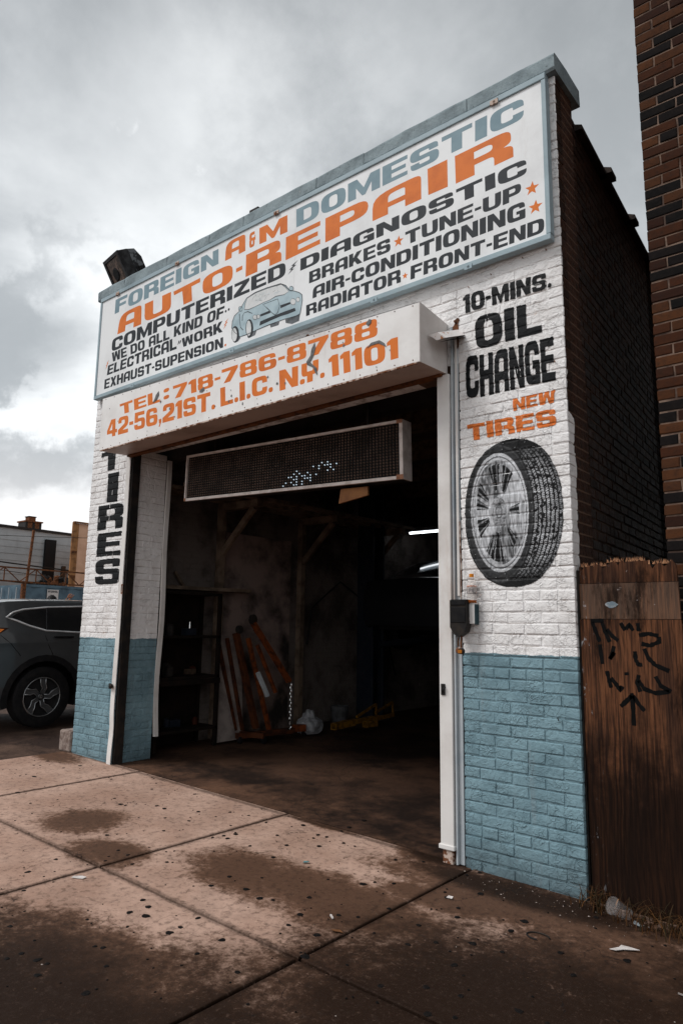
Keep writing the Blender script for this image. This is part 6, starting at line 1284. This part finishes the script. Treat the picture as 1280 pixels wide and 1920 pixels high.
# ------------------------------------------------------------ yard and street beyond the left end
ks = thing('stone_block', (-5.46, .03, .13), 'small weathered stone block at the foot of the left brick corner', 'stone block')
MB().bbox(-5.56, -5.345, -.02, .20, .13, .345, .022, ).build('block', mat('chalky_stone', (.30, .24, .21), (.14, .10, .085), .9, 14, bsc=40, bs=.8, bd=.01), ks)
M_CONT = mat('faded_blue_container', (.105, .16, .20), (.07, .105, .135), .6, 2.5); M_CONT2 = mat('pale_blue_container', (.15, .21, .25), (.10, .15, .18), .6, 3)
def container(loc, y0, y1, x0, z1, m, label, rust=True):
    c = thing('shipping_container', loc, label, 'container'); zb = .19
    mb = MB(); n = int((y1 - y0) / .14); pts = []
    for k in range(n + 1):
        y = y0 + .12 + (y1 - y0 - .24) * k / n; o_ = 0 if (k // 2) % 2 == 0 else -.035; pts.append((x0 + o_, y))
    V = [(x, y, z) for z in (zb + .15, z1 - .10) for x, y in pts]; m_ = len(pts); mb.add(V, [(i, i + 1, m_ + i + 1, m_ + i) for i in range(m_ - 1)]); mb.build('side_panel', m, c)
    MB().box(x0 - 2.4, x0 - .04, y0 + .05, y1 - .05, zb + .1, z1 - .03).build('shell', m, c)
    for y in (y0, y1 - .12): MB().box(x0 - .13, x0 + .012, y, y + .12, zb, z1).build('corner_post', M_RUST if y == y0 else m, c)
    MB().box(x0 - .10, x0 + .010, y0 + .121, y1 - .121, z1 - .10, z1 - .012).build('top_rail', m, c); MB().box(x0 - .10, x0 + .010, y0 + .121, y1 - .121, zb, zb + .15).build('bottom_rail', m, c)
    for k in range(4):
        y = y0 - .01; x = x0 - .35 - .55 * k; MB().tube([(x, y - .02, zb + .1), (x, y - .02, z1 - .12)], .02, 8).build('lock_rod', M_GALV, c)
    return c
c = container((-22.3, 10.5, .18), 7.45, 13.5, -22.0, 2.74, M_CONT, 'blue shipping container with a white name plate behind the parked car')
MB().box(-21.985, -21.975, 8.33, 8.75, 2.18, 2.58).build('name_plate', M_PAPER, c)
for i_, (wt, q) in enumerate([('INTERPOOL', ((8.36, 2.545), (8.72, 2.545), (8.36, 2.475), (8.72, 2.475)))]):
    vs, fs = word_mesh(wt, q, 0, gap=14); MB().add([(-21.973, x, z) for x, y, z in vs], fs).build('lettering', M_BK, c, fixn=False)
c2 = container((-25, 4.5, .18), 1.2, 6.9, -23.6, 2.62, M_CONT2, 'paler blue shipping container left of the one with the white name plate')
for y in (5.3, 5.85, 6.4): MB().tube([(-23.56, y, .3), (-23.56, y, 2.55)], .035, 8).build('white_pole', M_PAPER, c2)
# rusty lattice lying along the container tops
tr = thing('lattice_girder', (-22.1, 8, 2.8), 'long rusty lattice girder lying on top of the shipping containers', 'girder')
def zt(y): return 2.78
pts_t = lambda y: (-22.05, y, 3.26 - .006 * (y - 7)); pts_b = lambda y: (-22.05, y, 2.80 - .004 * (y - 7))
MB().bar(pts_t(4.6), pts_t(13.4), .05, .05).build('top_chord', M_RUST, tr); MB().bar(pts_b(4.6), pts_b(13.4), .05, .05).build('bottom_chord', M_RUST, tr)
y = 4.6; k = 0
while y < 13.2:
    MB().bar(pts_b(y) if k % 2 else pts_t(y), pts_t(y + .55) if k % 2 else pts_b(y + .55), .028, .028).build('web_bar', M_RUST, tr)
    if k % 2 == 0: MB().bar((pts_b(y)[0] + .03, y, pts_b(y)[2]), (pts_t(y)[0] + .03, y, pts_t(y)[2]), .03, .03).build('upright', M_RUST, tr)
    y += .55; k += 1
o = MB().bar((-22.1, 7.62, 2.75), (-22.1, 7.72, 4.62), .07, .07).build('rusty_pole', M_RUST); tag(o, 'rusty upright pole rising above the container corner', 'pole')
jk = thing('scrap_pile', (-22.4, 9.0, 2.76), 'dark heap of scrap metal on the container roof below the black duct', 'scrap')
for k in range(16):
    y = rnd.uniform(8.4, 9.4); z = rnd.uniform(2.78, 3.0); Mx = Matrix.Translation((-22.6 + rnd.uniform(-.2, .2), y, z)) @ Matrix.Rotation(rnd.uniform(0, 3), 4, 'X') @ Matrix.Rotation(rnd.uniform(0, 3), 4, 'Z')
    MB().bbox(-.14, .14, -.04, .04, -.07, .07, .008, Mx).build('scrap_piece', rnd.choice([M_RUST, M_DARK, M_DARK]), jk)
# warehouse
def siding():
    t = NT('pale_siding'); x, y, z = t.xyz(); c = t.mix(t.step(t.noise(.6, 5), .4, .65), (.33, .355, .37), (.27, .295, .31)); c = t.mix(t.math('MULTIPLY', t.step(t.noise(1, 5, .7, v=t.scale(t.pos(), (1, 1.4, .25))), .5, .75), .4), c, (.20, .20, .20)); return t.fin(c, .7, 0, t.bump(t.noise(6, 4), .2, .02))
M_SID = siding(); wh = thing('warehouse', (-43, 12, .17), 'long pale grey warehouse with a black duct far beyond the containers', 'warehouse')
wx = -42.0; mb = MB(); y0_, y1_ = -6, 34; za, zb_ = 9.6, 5.45; n = 40
zr = lambda y: 7.33 - .013 * (y - 15.5)
MB().add([(wx - .04, y0_, .1), (wx - .04, y1_, .1), (wx - .04, y1_, zr(y1_)), (wx - .04, y0_, zr(y0_)), (wx - 14, y0_, .1), (wx - 14, y1_, .1), (wx - 14, y1_, zr(y1_)), (wx - 14, y0_, zr(y0_))], [(0, 1, 2, 3), (7, 6, 5, 4), (0, 4, 5, 1), (1, 5, 6, 2), (2, 6, 7, 3), (3, 7, 4, 0)]).build('wall', M_SID, wh)
for k in range(17):   # siding boards, lapped
    z = .2 + k * .42
    if z + .42 < zr(y1_): MB().add([(wx - .03, y0_, z + .41), (wx - .03, y1_, z + .41), (wx, y1_, z), (wx, y0_, z)], [(0, 1, 2, 3)]).build('siding_board', M_SID, wh)
MB().bar((wx + .02, y0_, zr(y0_)), (wx + .02, y1_, zr(y1_)), .16, .16).build('eaves_trim', M_DARK, wh)
MB().box(wx + .03, wx + .25, 18.35, 19.05, .3, 6.75).build('duct', M_BLACK, wh)
MB().bar((wx + .2, 19.55, .2), (wx + .2, 19.7, 5.1), .22, .22).build('down_pipe', M_WOOD, wh)
MB().tube([(wx + .2, 19.1, 3.7), (wx + .2, 19.3, 3.65), (wx + .2, 19.45, 3.3), (wx + .2, 19.5, 2.6)], .06, 8).build('bent_pipe', M_GALV, wh)
ch = thing('roof_chimney', (-43.1, 17.8, 7.2), 'rusty louvred chimney box on the warehouse roof', 'chimney')
for k in range(7): MB().box(-43.6, -42.6, 17.3 + k * .155, 17.3 + k * .155 + .148, 7.1, 7.85).build('panel', M_RUST if k % 3 else M_DARK, ch)
MB().box(-43.7, -42.5, 17.25, 18.43, 7.86, 7.95).build('cap', M_RUST, ch); MB().box(-43.3, -42.8, 17.6, 18.05, 7.96, 8.22).build('flue', M_RUST, ch); MB().box(-43.35, -42.75, 17.56, 18.09, 8.23, 8.28).build('flue_cap', M_DARK, ch)
# peach building
pb = thing('peach_building', (-33, 20, .17), 'peach-painted building with brown corner posts just left of the brick pier', 'building')
M_PEACH = mat('peach_wall_paint', (.66, .40, .27), (.55, .32, .21), .8, 1.2); M_OCH = mat('ochre_corner_timber', (.32, .155, .065), (.16, .075, .035), .8, 3)
MB().prism([(-33.0, 15.45), (-33.0, 27), (-45, 30), (-45, 23.6)], lambda a, b, d: (a, b, d), .1, 6.72).build('wall', M_PEACH, pb)
MB().box(-33.05, -32.95, 15.22, 15.42, .1, 6.75).build('corner_post', M_OCH, pb); MB().box(-33.02, -32.94, 15.425, 15.56, .1, 6.70).build('corner_board', M_OCH, pb)
for z in (1.2, 2.5, 3.8, 5.1): MB().box(-32.945, -32.90, 15.24, 15.52, z, z + .12).build('strap', M_RUST, pb)
MB().box(-33.05, -32.85, 15.25, 27, 6.73, 6.80).build('parapet', M_OCH, pb); MB().box(-32.998, -32.93, 16.16, 27, 6.25, 6.33).build('ledge', M_PEACH, pb)
# wires
def wire(a, b, sag, r, label):
    pts = [Vector(a).lerp(Vector(b), k / 24) - Vector((0, 0, sag * 4 * (k / 24) * (1 - k / 24))) for k in range(25)]
    o = MB().tube(pts, r, 5).build('overhead_wire', M_DARK); tag(o, label, 'wire', 'overhead wires')
wire((-29, -2, 4.60), (-26, 40, 8.9), .9, .012, 'thin overhead wire rising to the right above the warehouse roof')
for z0, z1, r, nm in ((5.45, 4.9, .045, 'topmost dark cable crossing the pale warehouse wall'), (5.15, 4.2, .02, 'thin sagging cable second from the top across the warehouse wall'), (4.40, 3.75, .045, 'third cable down across the pale warehouse wall'), (3.80, 3.55, .04, 'lowest cable across the pale warehouse wall')):
    wire((-40.8, 4, z0 + .45), (-40.8, 27, z1 - .35), .25, r, nm)

# ------------------------------------------------------------ man standing behind the parked car, one hand raised
pr_ = thing('person', (-9.55, 1.90, .17), 'person behind the parked car, dark hair just above its roof and one hand raised', 'person')
def skin(name, joints, links, m, par, root=0, sub=2):
    me = bpy.data.meshes.new(name); me.from_pydata([j[0] for j in joints], links, []); me.materials.append(m)
    o = bpy.data.objects.new(name, me); COL.objects.link(o); attach(o, par)
    me.skin_vertices.new() if hasattr(me.skin_vertices, 'new') and not me.skin_vertices else None
    md = o.modifiers.new('skin', 'SKIN'); md.use_smooth_shade = True
    if not me.skin_vertices:
        bm = bmesh.new(); bm.from_mesh(me); bm.verts.layers.skin.verify(); bm.to_mesh(me); bm.free()
    for i, sv in enumerate(me.skin_vertices[0].data):
        r = joints[i][1]; sv.radius = r if isinstance(r, tuple) else (r, r); sv.use_root = (i == root)
    s_ = o.modifiers.new('sub', 'SUBSURF'); s_.levels = sub; s_.render_levels = sub; return o
M_SKIN = mat('skin', (.46, .21, .12), (.40, .17, .10), .5, 20, bs=0); M_SHIRT = mat('dark_shirt', (.03, .035, .045), None, .8, 10); M_TROU = mat('work_trousers', (.04, .045, .06), None, .85, 10); M_HAIR = mat('black_hair', (.008, .007, .007), None, .5, 60)
px, py, pz = -9.55, 1.90, .17; HS = .965
def J(x, y, z, r): return ((px + x, py + y, pz + z * HS), r)
# shirt-clad trunk and arms, trousers, one continuous body
body = [J(0, 0, .96, .15), J(0, 0, 1.12, .135), J(0, 0, 1.30, .155), J(0, 0, 1.43, .12), J(0, 0, 1.50, .058), J(0, 0, 1.57, .06),
        J(0, .19, 1.42, .062), J(.04, .30, 1.22, .050), J(.10, .27, 1.46, .040), J(.12, .24, 1.62, .030),
        J(0, -.19, 1.42, .062), J(.02, -.25, 1.16, .048), J(.10, -.26, .93, .036), J(.12, -.26, .86, .030),
        J(0, .09, .90, .095), J(.01, .10, .50, .062), J(0, .10, .10, .042), J(.12, .11, .04, .040), J(0, -.09, .90, .095), J(.01, -.10, .50, .062), J(0, -.10, .10, .042), J(.12, -.11, .04, .040)]
skin('body', body, [(0, 1), (1, 2), (2, 3), (3, 4), (4, 5), (3, 6), (6, 7), (7, 8), (8, 9), (3, 10), (10, 11), (11, 12), (12, 13), (0, 14), (14, 15), (15, 16), (16, 17), (0, 18), (18, 19), (19, 20), (20, 21)], M_SHIRT, pr_)
hc = Vector((px + .01, py, pz + 1.655 * HS))
bm = bmesh.new(); bmesh.ops.create_uvsphere(bm, u_segments=28, v_segments=20, radius=1)
for v in bm.verts:
    x, y, z = v.co; sx = .098; sy = .076; sz = .118
    if z < 0: sy *= 1 - .28 * z * z; sx *= 1 - .14 * z * z
    X_ = x * sx; Y_ = y * sy; Z_ = z * sz
    if x > .5:
        X_ += .026 * math.exp(-((y / .16) ** 2 + ((z + .12) / .22) ** 2)); X_ += .008 * math.exp(-((y / .30) ** 2 + ((z + .50) / .07) ** 2)); X_ -= .010 * math.exp(-(((abs(y) - .38) / .16) ** 2 + ((z - .05) / .12) ** 2)); X_ += .010 * math.exp(-((y / .3) ** 2 + ((z + .86) / .15) ** 2))
    v.co = hc + Vector((X_, Y_, Z_))
me = bpy.data.meshes.new('head'); bm.to_mesh(me); bm.free(); me.materials.append(M_SKIN); me.shade_smooth(); o = bpy.data.objects.new('head', me); COL.objects.link(o); attach(o, pr_); head = o
for s_ in (1, -1):
    MB().lathe([(0, -.012), (.010, -.007), (.012, 0), (.010, .007), (0, .012)], 10, Matrix.Translation(hc + Vector((.086, s_ * .030, .006))), cap=False).build('eye', M_PAPER, head, smooth=True)
    MB().lathe([(0, -.030), (.012, -.02), (.016, 0), (.012, .02), (0, .030)], 10, Matrix.Translation(hc + Vector((-.005, s_ * .078, -.005))), cap=False).build('ear', M_SKIN, head, smooth=True)
bm = bmesh.new(); bmesh.ops.create_uvsphere(bm, u_segments=30, v_segments=20, radius=1)
bmesh.ops.delete(bm, geom=[v for v in bm.verts if v.co.z < -.35 or (v.co.x > .55 and v.co.z < .45)], context='VERTS')
for v in bm.verts: k = 1 + rnd.uniform(-.02, .03); v.co = hc + Vector((v.co.x * .107 * k - .004, v.co.y * .086 * k, v.co.z * .128 * k + .004))
me = bpy.data.meshes.new('hair'); bm.to_mesh(me); bm.free(); me.materials.append(M_HAIR); o = bpy.data.objects.new('hair', me); COL.objects.link(o); attach(o, pr_); o.modifiers.new('t', 'SOLIDIFY').thickness = .006
# raised hand: palm and five bent fingers
hb = Vector((px + .12, py + .235, pz + 1.66 * HS)); 
pal = [((hb + Vector(p))[:], r) for p, r in (((0, 0, 0), .026), ((.004, .006, .045), (.034, .018)), ((.008, .012, .085), (.036, .016)))]
hand = skin('raised_hand', pal, [(0, 1), (1, 2)], M_SKIN, pr_)
for k, (dy, L, bend) in enumerate([(-.030, .070, .5), (-.010, .082, .35), (.012, .076, .45), (.032, .058, .7)]):
    a = hb + Vector((.008, .010 + dy, .080)); b = a + Vector((.012 * bend, dy * .12, L * .42)); c_ = b + Vector((.03 * bend, dy * .08 + .006, L * .36)); d = c_ + Vector((.035 * bend, .004, L * .16))
    skin('finger', [(a[:], .0105), (b[:], .0095), (c_[:], .0085), (d[:], .007)], [(0, 1), (1, 2), (2, 3)], M_SKIN, hand, sub=1)
a = hb + Vector((.004, -.028, .030)); b = a + Vector((.016, -.026, .026)); c_ = b + Vector((.014, -.006, .028)); skin('thumb', [(a[:], .013), (b[:], .011), (c_[:], .009)], [(0, 1), (1, 2)], M_SKIN, hand, sub=1)
lh = Vector((px + .125, py - .26, pz + .80 * HS)); l_hand = skin('lowered_hand', [((lh + Vector(p))[:], r) for p, r in (((0, 0, .06), .024), ((.004, 0, .02), (.032, .017)), ((.008, 0, -.02), (.032, .015)))], [(0, 1), (1, 2)], M_SKIN, pr_)
for dy in (-.024, -.008, .008, .024): a = lh + Vector((.008, dy, -.022)); skin('finger', [(a[:], .0095), ((a + Vector((.008, 0, -.035)))[:], .0085), ((a + Vector((.020, 0, -.06)))[:], .007)], [(0, 1), (1, 2)], M_SKIN, l_hand, sub=1)
